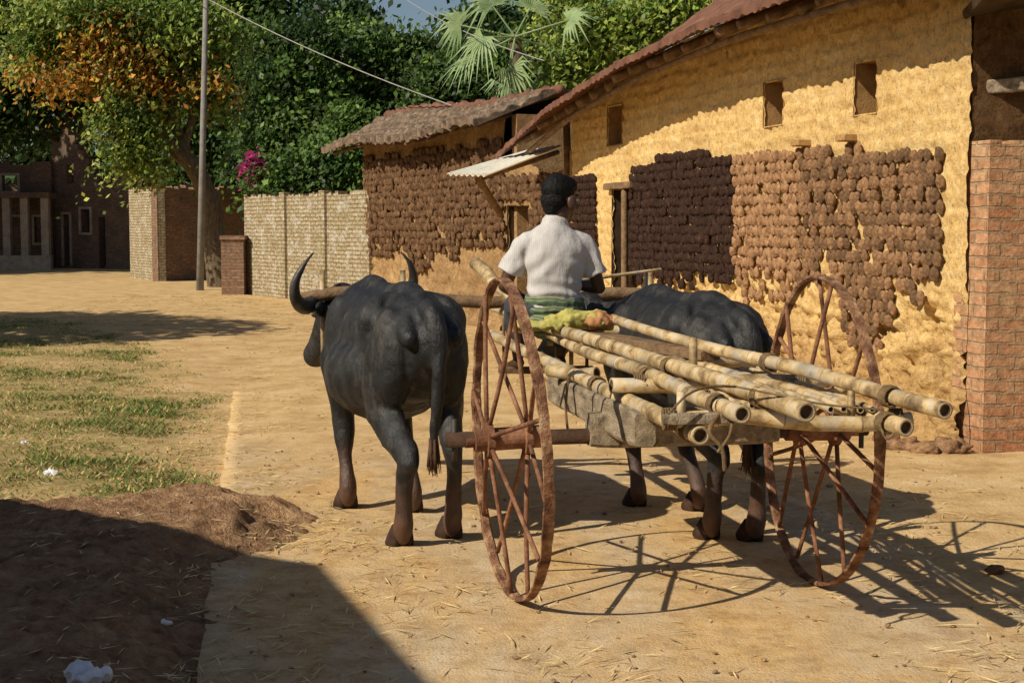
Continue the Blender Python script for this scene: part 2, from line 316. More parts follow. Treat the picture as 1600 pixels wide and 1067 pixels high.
for y in Ys:
    l=roadL(y)+.02*noise.noise(Vector((y*2.5,0,0))); r=roadR(y)+.07*noise.noise(Vector((y*1.3,5,0)))
    zt=.004-.03*sst(12.5,18.4,y)
    cur=[bm.verts.new((l-.005,y,-.08)),]
    for k in range(37):
        x=l+(r-l)*k/36; rut=-.010*(math.exp(-((x+.02+.2*(y-6.36))/.07)**2)+math.exp(-((x-1.39+.16*(y-6.6))/.07)**2))*(y<12)
        cur.append(bm.verts.new((x,y,zt-.026*sst(9.5,12,y)*(1-sst(0,7,k))+rut+.007*noise.fractal(Vector((x*1.2,y*.7,9)),1,2,3)+.002*noise.noise(Vector((x*7,y*6,3))))))
    cur.append(bm.verts.new((r+.005,y,-.08)))
    if prev:
        for k in range(len(cur)-1): bm.faces.new((prev[k],prev[k+1],cur[k+1],cur[k]))
    prev=cur
o=fin(bm,'road',M['road'],None,True); tag(o,kind='structure')
poly=[G(*p) for p in ((-80,800),(60,800),(140,792),(250,775),(330,772),(410,778),(480,805),(455,838),(390,868),(330,888),(310,930),(303,1000),(299,1067))]+[Vector((-1.0,4.3,0)),Vector((-6,4.0,0))]
def sdist(x,y):
    d=1e9; ins=False; n=len(poly)
    for i in range(n):
        a=poly[i]; b_=poly[(i+1)%n]; ex=b_.x-a.x; ey=b_.y-a.y
        t=max(0,min(1,((x-a.x)*ex+(y-a.y)*ey)/(ex*ex+ey*ey))); d=min(d,math.hypot(x-a.x-t*ex,y-a.y-t*ey))
        if (a.y>y)!=(b_.y>y) and x<(b_.x-a.x)*(y-a.y)/(b_.y-a.y)+a.x: ins=not ins
    return d if ins else -d
xs=np.arange(-4.4,-.6,.024); ys=np.arange(4.2,9.6,.026); vs=[]
def heapz(x,y):
    d=sdist(x,y)+.10*noise.noise(Vector((x*4,y*4,1)))+.05*noise.noise(Vector((x*12,y*12,1)))
    z=max(-.1,min(.12,d*.33)); n=noise.fractal(Vector((x*3,y*3,2)),1,2,4)*.035+abs(noise.noise(Vector((x*8,y*8,4))))*.04+abs(noise.noise(Vector((x*17,y*17,4))))*.03+noise.noise(Vector((x*33,y*33,4)))*.010
    return z-.012+n*(1 if d>0 else max(0,1+d*8))
for y in ys:
    for x in xs: vs.append((x,y,heapz(x,y)))
nx=len(xs); fs=[(j*nx+i,j*nx+i+1,(j+1)*nx+i+1,(j+1)*nx+i) for j in range(len(ys)-1) for i in range(nx-1)]
me=bpy.data.meshes.new('soil_bank'); me.from_pydata(vs,[],fs); tag(link('soil_bank',me,M['soil'],smooth=True),kind='structure')

# ------------------------------------------------------------------ leaves / blades
def quads(name,c,u,v,cols,mat,parent=None,kind=None):
    n=len(c); V=np.stack([c-u,c-v,c+u,c+v],1).reshape(-1,3).astype(np.float32)
    if parent: V=V-np.array(ORG[parent.name],np.float32)
    me=bpy.data.meshes.new(name); me.vertices.add(4*n); me.vertices.foreach_set('co',V.ravel())
    me.loops.add(4*n); me.loops.foreach_set('vertex_index',np.arange(4*n,dtype=np.int32))
    me.polygons.add(n); me.polygons.foreach_set('loop_start',np.arange(0,4*n,4,dtype=np.int32)); me.polygons.foreach_set('loop_total',np.full(n,4,np.int32))
    me.update(calc_edges=True); setcol(me,np.repeat(cols,4,0)); o=link(name,me,mat,parent)
    if kind: o['kind']=kind
    return o
def unit(a): return a/np.maximum(np.linalg.norm(a,axis=1,keepdims=True),1e-6)
def foliage(name,blobs,n,leaf,pal,parent=None,per=45,rc=.35,mat=None,kind=None,drop=1):
    vol=np.array([b[1][0]*b[1][2] for b in blobs]); vol=vol/vol.sum(); nc=max(4,n//per)
    k=rng.choice(len(blobs),nc,p=vol); d=unit(rng.normal(size=(nc,3))); rad=rng.random((nc,1))**.38
    C=np.array([blobs[i][0] for i in k])+d*rad*np.array([blobs[i][1] for i in k])
    pal=np.array(pal); pc=pal[rng.integers(0,len(pal),nc)]*(.4+1.1*rng.random((nc,1)))
    idx=np.repeat(np.arange(nc),per); N=len(idx)
    g=rng.normal(size=(N,3))*rc*np.array([1,1,.6]); P=C[idx]+g
    P[:,2]-=.25*drop*(g[:,0]**2+g[:,1]**2)/max(rc,.01)
    cols=pc[idx]*(.65+.7*rng.random((N,1)))
    nr=unit(rng.normal(size=(N,3))+np.array([-1.0,-.75,.8])); t=unit(np.cross(nr,rng.normal(size=(N,3)))); s=np.cross(nr,t)
    L=leaf*(.6+.8*rng.random((N,1)))
    return quads(name,P,t*L*.5,s*L*.28,cols,mat or M['leaf'],parent,kind)
def BL(px,py,Y,rx,rz): return (W(px,py,Y),(rx*Y/F,rx*Y/F*.8,rz*Y/F))
GD=[(.022,.05,.013),(.042,.085,.02),(.07,.125,.027)]
GM=[(.08,.15,.028),(.13,.215,.038),(.18,.27,.052)]
GY=[(.21,.29,.048),(.28,.34,.062),(.34,.38,.083)]
def tree(label,cat,base,tr,blobs,n,leaf,pal,group,name='leafy_tree',rc=.35,lean=(0,0)):
    base=Vector(base); root=empty(name,base); tag(root,label,cat,group)
    bm=bmesh.new(); top=sum((b[0] for b in blobs),Vector())/len(blobs)
    mid=base.lerp(top,.5)+Vector((lean[0],0,0)); mid.x=base.x*.6+mid.x*.4
    tube(bm,[base-Z*.1,base.lerp(mid,.5)+Vector((.05,0,0)),mid,top],[tr*1.25,tr,tr*.8,tr*.3],10,sub=3)
    for b in blobs:
        q=mid.lerp(top,random.random()*.6); tube(bm,[q,q.lerp(b[0],.5)+Z*.25,b[0]+Vector((0,0,b[1][2]*.3))],[tr*.45,tr*.3,tr*.08],7,sub=3)
    fin(bm,'trunk',M['bark'],root,True); foliage('crown',blobs,n,leaf,pal,root,rc=rc); return root
TG='trees behind the village houses'
t=tree('green tree with orange flame coloured clumps beside the utility pole','tree',G(347,448),.30,
  [BL(110,30,38,110,35),BL(230,85,38,80,50),BL(290,45,38,90,50),BL(200,175,37,58,40),BL(215,230,37,36,46),BL(325,140,38,36,34),BL(45,85,38,36,24),BL(160,15,38,130,35),BL(120,110,38,40,24)],30000,.15,GM+GY,None,rc=.34)
foliage('orange_foliage',[BL(150,65,37,50,26),BL(110,118,37,70,16),BL(215,100,37,50,24),BL(330,122,37,34,12),BL(40,108,37,26,12),BL(235,135,37,45,12),BL(165,45,37,30,22)],4600,.15,[(.52,.22,.03),(.60,.32,.05),(.42,.18,.03),(.36,.28,.05),(.24,.26,.045)],t,rc=.34)
tree('tall dark tree at the left edge behind the ruined brick houses','tree',(-19,66,0),.5,[BL(60,10,64,170,110),BL(10,170,66,100,60),BL(150,100,66,90,90)],21000,.34,GD,TG,rc=.7)
tree('dark tall tree rising behind the utility pole','tree',(-10,60,0),.5,[BL(330,40,58,120,90),BL(420,60,58,90,110),BL(330,210,56,100,80),BL(280,0,58,100,60)],24000,.30,GD+GM[:1],TG,rc=.6)
tree('dense green tree behind the left part of the grey brick wall','tree',(-6.6,48,0),.35,[BL(455,150,47,85,80),BL(420,250,46,50,60),BL(500,220,46,70,80),BL(470,70,48,90,50)],25000,.21,GD+GM[:2],TG,rc=.42)
tree('broad green tree over the ridge of the tiled roof','tree',(-4.5,50,0),.4,[BL(570,110,50,90,70),BL(640,150,50,90,80),BL(560,190,49,80,70),BL(660,85,50,60,40),BL(540,60,52,70,40)],27000,.21,GM+GD,TG,rc=.42)
tree('dark bushy tree behind the tiled house near the palm','tree',(-1.2,44,0),.35,[BL(720,150,44,80,70),BL(790,140,44,70,60),BL(745,90,45,60,45),BL(830,100,44,60,60),BL(860,160,43,50,50)],22000,.2,GD+GM[:2],TG,rc=.4)
tree('sunlit yellow green tree above the rusty roof','tree',(3.6,38,0),.25,[BL(940,60,37,80,55),BL(1010,30,37,80,40),BL(900,10,38,60,50),BL(1080,0,37,60,30),BL(880,110,37,40,40)],16000,.16,GY+GM[1:],TG,rc=.33)
tree('low leafy bush leaning over the grey brick wall','bush',(-4.7,37,0),.12,[BL(520,255,36,60,40),BL(455,270,36,50,30),BL(550,215,37,40,50)],10000,.16,GM[:2]+GD[1:],None,'leafy_bush',rc=.3)
tree('tall dark tree above the tiled roof below the sky gap','tree',(-4,66,0),.4,[BL(760,60,64,80,50),BL(850,70,64,80,80),BL(545,30,66,50,40)],14000,.36,GD,TG,rc=.65)
tree('shade tree standing left of the ruined houses','tree',(-28,52,0),.5,[(Vector((-28,52,8.5)),(6,6,4)),(Vector((-25.4,52,5.4)),(4.2,3.8,2.8)),(Vector((-30,46,7)),(5,5,3.5)),(Vector((-24.6,50,8.5)),(4,4,3.2))],13000,.6,GD,TG,rc=.8)
tree('shade tree standing on the grass left of the lane','tree',(-11.6,18.5,0),.3,[(Vector((-11.6,19,4.6)),(2.6,2.6,1.6)),(Vector((-12.9,21.5,4.4)),(2.2,2.2,1.5)),(Vector((-11.0,21.4,3.8)),(1.2,1.2,1.0))],8500,.27,GM,None,rc=.4)
foliage('far_wood',[(Vector((x,78+random.random()*6,3.5+random.random()*2.5)),(6,3,4.5)) for x in range(-40,36,5)],24000,.75,GD,None,rc=1.1,kind='stuff')
tag(bpy.data.objects['far_wood'],'dark far wood closing the view behind the village','wood')
# fan palm
proot=empty('fan_palm',(1.0,40,0)); tag(proot,'fan palm with pale stiff leaves above the tiled roof','palm')
bm=bmesh.new(); hub=W(805,58,36); tube(bm,[Vector((hub.x+.3,hub.y+.4,0)),Vector((hub.x+.2,hub.y+.4,3)),hub+Vector((0,.3,0))],[.22,.2,.16],10,sub=3); fin(bm,'trunk',M['bark'],proot,True)
for (px,py,sz_) in ((755,58,52),(798,108,58),(852,74,52),(828,14,54),(770,10,48),(846,122,48),(736,92,44),(888,32,42),(788,134,42),(720,40,36)):
    c=W(px,py,36+random.uniform(-.7,.7)); bm=bmesh.new(); ax=(c-hub); ax=ax.normalized() if ax.length>.1 else Z.copy()
    nrm=(Vector((-.2,-.5,.6))+Vector((random.uniform(-.8,.8),random.uniform(-.5,.5),random.uniform(-.6,.5)))).normalized(); ax=(ax-nrm*ax.dot(nrm)).normalized(); sd2=nrm.cross(ax)
    tube(bm,[hub,c],[.025,.02],6); L=sz_*36/F*1.45
    for k in range(21):
        a=R(-105+210*k/20); d=ax*math.cos(a)+sd2*math.sin(a); pr=nrm.cross(d); l=L*random.uniform(.7,1.1)*(1-.25*abs(k-10)/10); dr=random.uniform(.1,.6)*l
        p1=c+d*l*.5+nrm*.02; tip=c+d*l-Z*dr
        v=[bm.verts.new(q) for q in (c,p1+pr*.032,p1-pr*.032,tip)]; bm.faces.new((v[0],v[1],v[2])); bm.faces.new((v[1],v[3],v[2]))
    fin(bm,'frond',M['palm'],proot)
fb=tree('small pink flowering bush between the brick house and the grey wall','bush',(-6.3,36,0),.05,[BL(396,258,36,10,20),BL(402,288,36,8,14)],700,.12,[(.42,.035,.17),(.48,.055,.22),(.08,.13,.03)],None,'flowering_bush',rc=.13)

# ------------------------------------------------------------------ brick panels
def panel(bm,A,B,z0,z1,th,holes=()):
    """wall from A to B (xy), thickness th to the left of A->B; holes (s0,s1,za,zb); metric UVs"""
    uvl=bm.loops.layers.uv.verify(); A=Vector((A[0],A[1],0));B=Vector((B[0],B[1],0));L=(B-A).length;D=(B-A)/L;Nn=Vector((-D.y,D.x,0))
    S=sorted({0,L}|{min(max(h[i],0),L) for h in holes for i in (0,1)}); Zs=sorted({z0,z1}|{min(max(h[i],z0),z1) for h in holes for i in (2,3)})
    def solid(i,j):
        if i<0 or j<0 or i>=len(S)-1 or j>=len(Zs)-1: return False
        s=(S[i]+S[i+1])/2;z=(Zs[j]+Zs[j+1])/2
        return not any(h[0]<s<h[1] and h[2]<z<h[3] for h in holes)
    def P(s,d,z): return A+D*s+Nn*d+Z*z
    def quad(ps,uvs):
        f=bm.faces.new([bm.verts.new(p) for p in ps])
        for l,u in zip(f.loops,uvs): l[uvl].uv=u
    for i in range(len(S)-1):
        for j in range(len(Zs)-1):
            if not solid(i,j): continue
            a,b_,c,d=S[i],S[i+1],Zs[j],Zs[j+1]
            quad([P(a,0,c),P(b_,0,c),P(b_,0,d),P(a,0,d)],[(a,c),(b_,c),(b_,d),(a,d)])
            quad([P(b_,th,c),P(a,th,c),P(a,th,d),P(b_,th,d)],[(b_,c),(a,c),(a,d),(b_,d)])
            if not solid(i-1,j): quad([P(a,th,c),P(a,0,c),P(a,0,d),P(a,th,d)],[(th,c),(0,c),(0,d),(th,d)])
            if not solid(i+1,j): quad([P(b_,0,c),P(b_,th,c),P(b_,th,d),P(b_,0,d)],[(0,c),(th,c),(th,d),(0,d)])
            if not solid(i,j+1): quad([P(a,0,d),P(b_,0,d),P(b_,th,d),P(a,th,d)],[(a,0),(b_,0),(b_,th),(a,th)])
            if not solid(i,j-1): quad([P(a,th,c),P(b_,th,c),P(b_,0,c),P(a,0,c)],[(a,th),(b_,th),(b_,0),(a,0)])
def jag(s0,s1,base,top,n,st=.15):
    out=[];s=s0
    while s<s1:
        w_=random.uniform(.25,.8)*st*4; out.append((s,s+w_,top-random.choice((0,st*.5,st,st*1.5)),top+1)); s+=w_
    return out
def xy(px,Y): return ((px-800)/F*Y,Y)
def surround(A,B,h,parent,w=.09):
    """pale plaster band round an opening h of a panel A->B"""
    A=Vector((A[0],A[1],0));B=Vector((B[0],B[1],0)); d=(B-A).normalized(); nn=Vector((-d.y,d.x,0)); P=lambda s,z: A+d*s-nn*.03+Z*z
    bm=bmesh.new(); s0,s1,a,b_=h; a=max(a,0)
    box(bm,P(s0-w/2,(a+b_)/2),(w/2,.03,(b_-a)/2),(d,nn,Z)); box(bm,P(s1+w/2,(a+b_)/2),(w/2,.03,(b_-a)/2),(d,nn,Z)); box(bm,P((s0+s1)/2,b_+w/2+.001),((s1-s0)/2+w,.03,w/2),(d,nn,Z))
    if h[2]>.1: box(bm,P((s0+s1)/2,a-w/2-.001),((s1-s0)/2+w,.03,w/2),(d,nn,Z))
    fin(bm,'window_frame' if h[2]>.1 else 'door_frame',M['plaster'],parent)
gw=empty('boundary_wall',(*xy(575,29.2),0)); tag(gw,'long pale grey brick boundary wall left of the tiled mud house','wall')
bm=bmesh.new(); panel(bm,xy(383,34.5),xy(577,29.0),-.2,2.3,.22,jag(0,5.5,2,2.3,6,.05)); fin(bm,'wall',M['brick_grey'],gw)
a=Vector((*xy(383,34.5),0)); b_=Vector((*xy(577,29.0),0)); d=(b_-a).normalized(); nn=Vector((-d.y,d.x,0))
for k in (.36,.68):
    p=a.lerp(b_,k); bm=bmesh.new(); panel(bm,(p-d*.14-nn*.06)[:2],(p+d*.14-nn*.06)[:2],-.2,2.32,.14); fin(bm,'pier',M['brick_grey'],gw)
o=empty('brick_pillar',(*xy(364,34),0)); tag(o,'short square brick pillar at the left end of the grey wall','pillar')
bm=bmesh.new(); panel(bm,xy(346,34),xy(381,34),-.2,1.26,.5); fin(bm,'shaft',M['brick_far'],o)
bm=bmesh.new(); p0=xy(344,33.96);p1=xy(383,33.96); panel(bm,p0,p1,1.262,1.36,.58); fin(bm,'cap',M['brick_far'],o)
h3=empty('brick_house',(*xy(247,44),0)); tag(h3,'low brick house with one sunlit side wall behind the flame coloured tree','house')
Yc=44; c0=Vector((*xy(247,Yc),0)); lf=Vector((*xy(204,46.5),0)); rt=Vector((*xy(386,47),0))
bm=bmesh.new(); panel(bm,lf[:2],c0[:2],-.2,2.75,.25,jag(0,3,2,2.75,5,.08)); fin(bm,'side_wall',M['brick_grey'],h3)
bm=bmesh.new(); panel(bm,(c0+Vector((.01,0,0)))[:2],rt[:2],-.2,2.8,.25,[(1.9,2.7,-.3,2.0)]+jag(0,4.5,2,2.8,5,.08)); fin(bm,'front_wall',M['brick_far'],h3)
bm=bmesh.new(); panel(bm,(c0+Vector((.4,3.2,0)))[:2],(rt+Vector((.4,3.2,0)))[:2],-.2,2.8,.2); panel(bm,(lf+Vector((0,.3,0)))[:2],(c0+Vector((.38,3.2,0)))[:2],-.2,2.7,.2); fin(bm,'back_wall',M['brick_far'],h3)
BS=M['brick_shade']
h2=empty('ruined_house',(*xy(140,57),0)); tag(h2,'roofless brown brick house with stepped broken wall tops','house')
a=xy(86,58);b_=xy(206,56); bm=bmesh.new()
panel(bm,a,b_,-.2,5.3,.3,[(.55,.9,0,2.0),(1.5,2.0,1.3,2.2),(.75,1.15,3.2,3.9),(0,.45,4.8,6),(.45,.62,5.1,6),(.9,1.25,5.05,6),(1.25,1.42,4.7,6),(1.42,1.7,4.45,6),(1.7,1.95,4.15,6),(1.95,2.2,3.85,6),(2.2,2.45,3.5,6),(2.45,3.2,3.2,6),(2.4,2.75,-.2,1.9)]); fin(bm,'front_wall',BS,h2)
for h in ((.55,.9,0,2.0),(1.5,2.0,1.3,2.2)): surround(a,b_,h,h2)
bm=bmesh.new(); panel(bm,(b_[0],b_[1]),(b_[0]+2,b_[1]+4),-.2,3.2,.3,jag(0,4.5,2,3.2,5,.12)); panel(bm,(a[0]-.3,a[1]+.3),(a[0]+1.6,a[1]+4.5),-.2,3.6,.3); panel(bm,(a[0]+1.6,a[1]+4.6),(b_[0]+2,b_[1]+4.1),-.2,3.1,.3); fin(bm,'back_wall',BS,h2)
h1=empty('porch_house',(*xy(45,56),0)); tag(h1,'shaded brick house with a pillared porch at the left edge','house')
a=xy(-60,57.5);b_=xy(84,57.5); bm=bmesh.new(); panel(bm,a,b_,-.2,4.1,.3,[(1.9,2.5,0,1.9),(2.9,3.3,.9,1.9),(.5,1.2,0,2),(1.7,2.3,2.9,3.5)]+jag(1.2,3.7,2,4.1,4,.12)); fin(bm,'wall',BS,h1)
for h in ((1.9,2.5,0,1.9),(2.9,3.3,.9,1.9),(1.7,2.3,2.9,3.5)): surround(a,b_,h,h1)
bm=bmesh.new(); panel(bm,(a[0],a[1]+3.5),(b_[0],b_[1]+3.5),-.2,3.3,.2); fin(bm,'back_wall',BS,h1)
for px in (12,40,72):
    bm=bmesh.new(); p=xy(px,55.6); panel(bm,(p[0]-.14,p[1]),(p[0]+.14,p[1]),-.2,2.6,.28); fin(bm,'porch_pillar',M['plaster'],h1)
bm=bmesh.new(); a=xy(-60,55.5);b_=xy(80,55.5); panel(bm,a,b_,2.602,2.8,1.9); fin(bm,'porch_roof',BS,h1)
bm=bmesh.new(); a=xy(-60,55.3);b_=xy(80,55.3); panel(bm,a,b_,-.2,.45,.28); fin(bm,'plinth',M['plaster'],h1)
sh=empty('brick_house',(-4.64,4.24,0)); tag(sh,'plain flat roofed brick house left of the near lane casting its shadow','house')
C=Vector((-4.64,4.24,0)); e1=Vector((.325,-.946,0)); e2=Vector((-.847,.532,0)); bm=bmesh.new()
c1=C+e1*9; c2=C+e2*5; c3=c1+e2*5
panel(bm,C[:2],c2[:2],-.2,3.5,.25,[(1.5,2.3,0,2)]); panel(bm,c1[:2],C[:2],-.2,3.5,.25,[(3,4,.9,2.1),(6,7,.9,2.1)]); panel(bm,c3[:2],c1[:2],-.2,3.5,.25); panel(bm,c2[:2],c3[:2],-.2,3.5,.25); fin(bm,'wall',M['brick_red'],sh)
bm=bmesh.new(); vsb=[bm.verts.new(p+Z*z) for z in (3.5,3.6) for p in (C,c1,c3,c2)]; bm.faces.new(vsb[:4]); bm.faces.new(vsb[4:]); [bm.faces.new((vsb[i],vsb[(i+1)%4],vsb[4+(i+1)%4],vsb[4+i])) for i in range(4)]; fin(bm,'roof',M['plaster'],sh)

# ------------------------------------------------------------------ mud houses
def plane_sz(P0,D,N,px,py,off=0):
    d=ray(px,py); q=P0+N*off; t=(q.x*N.x+q.y*N.y)/(d.x*N.x+d.y*N.y); p=d*t
    return (p.x-q.x)*D.x+(p.y-q.y)*D.y, CH+p.z
def mudwall(P0,D,N,s0,s1,ztop,holes,step,amp,base_bulge=.12,seed=0,rough_below=None,cracks=()):
    S=sorted(set([round(v,3) for v in np.arange(s0,s1+step*.5,step)]+[h[i] for h in holes for i in (0,1)])); zm=max(ztop(s) for s in S)
    Zs=sorted(set([round(v,3) for v in np.arange(-.15,zm+step,step*.8)]+[h[i] for h in holes for i in (2,3)]))
    bm=bmesh.new(); g=[]
    for s in S:
        zt=ztop(s); row=[]
        for z in Zs:
            zz=min(z,zt); q=Vector((s*1.3,zz*1.3,seed))
            zc=zz/.135+.35*noise.noise(Vector((s*1.2,zz*.8,seed+1)))+.2*noise.noise(Vector((s*5,zz,seed+9))); fr=zc%1.0   # hand-laid courses
            pit=noise.noise(Vector((s*16,zz*13,seed+8)))
            d=amp*(.8*noise.fractal(q,1,2,2)+.3*noise.noise(Vector((s*7,zz*7,seed+7)))+.5*pit)-.03*max(0,-pit-.3)+.02*(fr if fr<.85 else (1-fr)*5.6)*(.7+.6*noise.noise(Vector((s*3,int(zc)*1.7,seed))))
            d+=base_bulge*math.exp(-max(zz,0)/.22)*(.5+abs(noise.noise(Vector((s*2.5,zz*2,seed+2))))*1.8)
            if rough_below:
                k=sst(rough_below+.35,rough_below-.3,zz); d+=k*(.13*abs(noise.noise(Vector((s*5,zz*5,seed+3))))+.12*abs(noise.noise(Vector((s*11,zz*11,seed+5))))-.09+.06*noise.noise(Vector((s*1.6,zz*1.6,seed+6))))
            for cs_,cz0,cz1,cw in cracks:
                if cz0<zz<cz1:
                    c_=cs_+.10*noise.noise(Vector((zz*3,cs_*5,1)))+.04*noise.noise(Vector((zz*11,cs_*5,1))); d-=.19*math.exp(-((s-c_)/cw)**2)*min(1,(zz-cz0)/.1,(cz1-zz)/.1)
            row.append(bm.verts.new(P0+D*s+N*d+Z*zz))
        g.append(row)
    for i in range(len(S)-1):
        for j in range(len(Zs)-1):
            s=(S[i]+S[i+1])/2;z=(Zs[j]+Zs[j+1])/2
            if Zs[j]>=min(ztop(S[i]),ztop(S[i+1])): continue
            if any(h[0]<s<h[1] and h[2]<z<h[3] for h in holes): continue
            bm.faces.new((g[i][j],g[i+1][j],g[i+1][j+1],g[i][j+1]))
    return bm
def niche(P0,D,N,h,depth=.32,e=.012):
    bm=bmesh.new(); s0,s1,a,b_=h[0]-e,h[1]+e,h[2]-e,h[3]+e
    f=[P0+D*s+N*.02+Z*z for s,z in ((s0,a),(s1,a),(s1,b_),(s0,b_))]; k=[p-N*(depth+.03) for p in f]
    v=[bm.verts.new(p) for p in f+k]
    bm.faces.new(v[4:]); [bm.faces.new((v[i],v[(i+1)%4],v[4+(i+1)%4],v[4+i])) for i in range(4)]
    return bm
def roofsheet(P0,D,N,s0,s1,ze,zr,over,back,pitch,amp,rows,th=.05,sag=0,jit=.03,saw=.03,rough=.018):
    bm=bmesh.new(); ns=int((s1-s0)/(pitch/6)); nv=rows*4
    def P(i,j,dz=0):
        s=s0+(s1-s0)*i/ns; v=j/nv; rw=int(v*rows-1e-6)
        a=over+jit*(noise.noise(Vector((s*3,0,1)))+.6*noise.noise(Vector((s*9,0,1))))*(1-v); d=a-(over+back)*v
        z=ze(s)+(zr(s)-ze(s))*v - sag*math.sin(math.pi*v)
        corr=amp*abs(math.sin(math.pi*s/pitch+rw*.35*(saw>.04))); sw=saw*(1-(v*rows)%1.0)
        nn=rough*(noise.noise(Vector((s*2.5,v*8,2)))+.8*noise.noise(Vector((s*8,rw*3.1,5))))
        return P0+D*s+N*d+Z*(z+corr+sw+nn+dz)
    up=[[bm.verts.new(P(i,j)) for j in range(nv+1)] for i in range(ns+1)]
    lo=[[bm.verts.new(P(i,j,-th-amp)) for j in (0,nv)] for i in range(ns+1)]
    for i in range(ns):
        for j in range(nv): bm.faces.new((up[i][j],up[i+1][j],up[i+1][j+1],up[i][j+1]))
        bm.faces.new((lo[i][0],lo[i][1],lo[i+1][1],lo[i+1][0])); bm.faces.new((up[i][0],lo[i][0],lo[i+1][0],up[i+1][0])); bm.faces.new((up[i][nv],up[i+1][nv],lo[i+1][1],lo[i][1]))
    for i in (0,ns): bm.faces.new([up[i][j] for j in range(nv+1)]+[lo[i][1],lo[i][0]])
    return bm
P0=Vector((3.26,10.71,0)); D=Vector((-.2696,.963,0)); N=Vector((-.963,-.2696,0))
sz=lambda px,py,off=0: plane_sz(P0,D,N,px,py,off)
OV=.7
ev=sorted([sz(px,py,OV) for px,py in ((1220,0),(1100,40),(960,105),(850,175),(775,245))]); es=[e[0] for e in ev]; ez=[e[1] for e in ev]
ze=lambda s: float(np.interp(s,es,ez)); zr=lambda s: 4.75
send=es[-1]; wl=sz(895,300)[0]
wtop=lambda s: ze(s)+(zr(s)-ze(s))*(OV/(OV+2.5))-.06
mh=empty('mud_house',P0); tag(mh,'large ochre mud house with a rusty roof and dung cakes on its wall','house')
def rect(x0,x1,y0,y1):
    a=sz(x1,(y0+y1)/2); b_=sz(x0,(y0+y1)/2); xm=(x0+x1)/2
    return (round(a[0],3),round(b_[0],3),round(sz(xm,y1)[1],3),round(sz(xm,y0)[1],3))
wins=[rect(1338,1372,98,178),rect(1196,1226,128,196),rect(951,973,166,226)]
door=rect(958,989,296,600); door=(door[0],door[1],-.2,door[3])
ck=sz(1443,560)[0]
bm=mudwall(P0,D,N,-.08,wl,wtop,wins+[door],.028,.03,.18,1,1.0,[(ck,.3,1.0,.04),(ck+1.1,.1,.85,.032),(ck+.25,.05,.5,.03),(ck+.7,.4,.95,.025)]); fin(bm,'wall',M['mud'],mh,True)
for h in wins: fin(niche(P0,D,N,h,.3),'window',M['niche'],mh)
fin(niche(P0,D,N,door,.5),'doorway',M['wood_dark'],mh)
bm=bmesh.new(); q=P0+D*(door[0]+.1)+N*.06; tube(bm,[q,q+Z*1.1+D*.03,q+Z*2.0+D*.05],[.045,.04,.04],10); fin(bm,'door_post',M['wood'],mh,True)
bm=bmesh.new(); timber(bm,P0+D*(door[0]-.12)+N*.05+Z*(door[3]+.04),P0+D*(door[1]+.12)+N*.05+Z*(door[3]+.04),.1,.08); fin(bm,'lintel',M['wood'],mh)
for (px,py) in ((1261,224),(1333,216)):
    s,z=sz(px,py); bm=bmesh.new(); timber(bm,P0+D*(s-.08)+N*.04+Z*z,P0+D*(s+.08)+N*.04+Z*z,.18,.055); fin(bm,'beam_end',M['niche'],mh)
bk=Vector((.963,.2696,0)); a0=P0-D*.06-N*.02
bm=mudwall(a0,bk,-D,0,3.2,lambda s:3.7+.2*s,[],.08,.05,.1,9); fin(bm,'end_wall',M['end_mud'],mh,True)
bm=bmesh.new(); a1=P0+D*wl; panel(bm,(a1+bk*.02)[:2],(a1+bk*4.8)[:2],-.2,2.6,.2); panel(bm,(a1+bk*4.8)[:2],(P0+bk*4.8)[:2],-.2,3.6,.2); fin(bm,'back_wall',M['mud_dark'],mh)
fin(roofsheet(P0,D,N,-.55,send,ze,zr,OV,2.5,.16,.02,9),'roof',M['tile_red'],mh)
fin(roofsheet(P0+bk*5.05,D,-N,-.55,send,lambda s:3.5,zr,OV,2.5,.16,.02,9),'roof_back',M['tile_red'],mh)
for k in range(22):
    s=-.3+k*.47
    if s>send-.1: break
    zz=ze(s); sl_=(zr(s)-zz)/(OV+2.5); r_=random.uniform(.04,.06); q=P0+D*s
    bm=bmesh.new(); tube(bm,[q-N*.3+Z*(zz+sl_*(OV+.3)-.13),q+N*(OV-.12+random.uniform(-.06,.06))+Z*(zz+sl_*.1-.12)],[r_,r_*.95],9,'flat'); fin(bm,'rafter',M['wood'],mh,True)
bm=bmesh.new(); tube(bm,[P0+D*s+N*(OV-.25)+Z*(ze(s)+.02-.14) for s in np.linspace(-.4,send-.05,14)],.035,8); fin(bm,'eave_pole',M['wood'],mh,True)
aw=empty('tin_awning',W(790,255,20.5)); tag(aw,'pale tin sheet awning sticking out between the two mud houses','awning')
bm=bmesh.new(); A_=[W(698,273,19.2),W(758,275,18.6),W(880,228,20.0),W(822,237,21.6)]
n=40; top=[]
for i in range(n+1):
    t_=i/n; w_=.018*math.sin(t_*math.pi*2*7)
    top.append((bm.verts.new(A_[0].lerp(A_[1],t_)+Z*w_),bm.verts.new(A_[3].lerp(A_[2],t_)+Z*w_)))
for i in range(n): bm.faces.new((top[i][0],top[i+1][0],top[i+1][1],top[i][1]))
o=fin(bm,'sheet',M['tin'],aw); sm=o.modifiers.new('th','SOLIDIFY'); sm.thickness=.006
bm=bmesh.new(); tube(bm,[W(748,280,19.2),W(782,335,20.9)],.05,8,'flat'); fin(bm,'brace',M['wood'],aw,True)
bm=bmesh.new(); tube(bm,[W(745,281,19.4),W(872,238,20.5)],.035,8,'flat'); fin(bm,'support_pole',M['wood'],aw,True)
o=empty('wooden_post',(*xy(887,20.3),0)); tag(o,'weathered wooden post standing at the far corner of the ochre house','post')
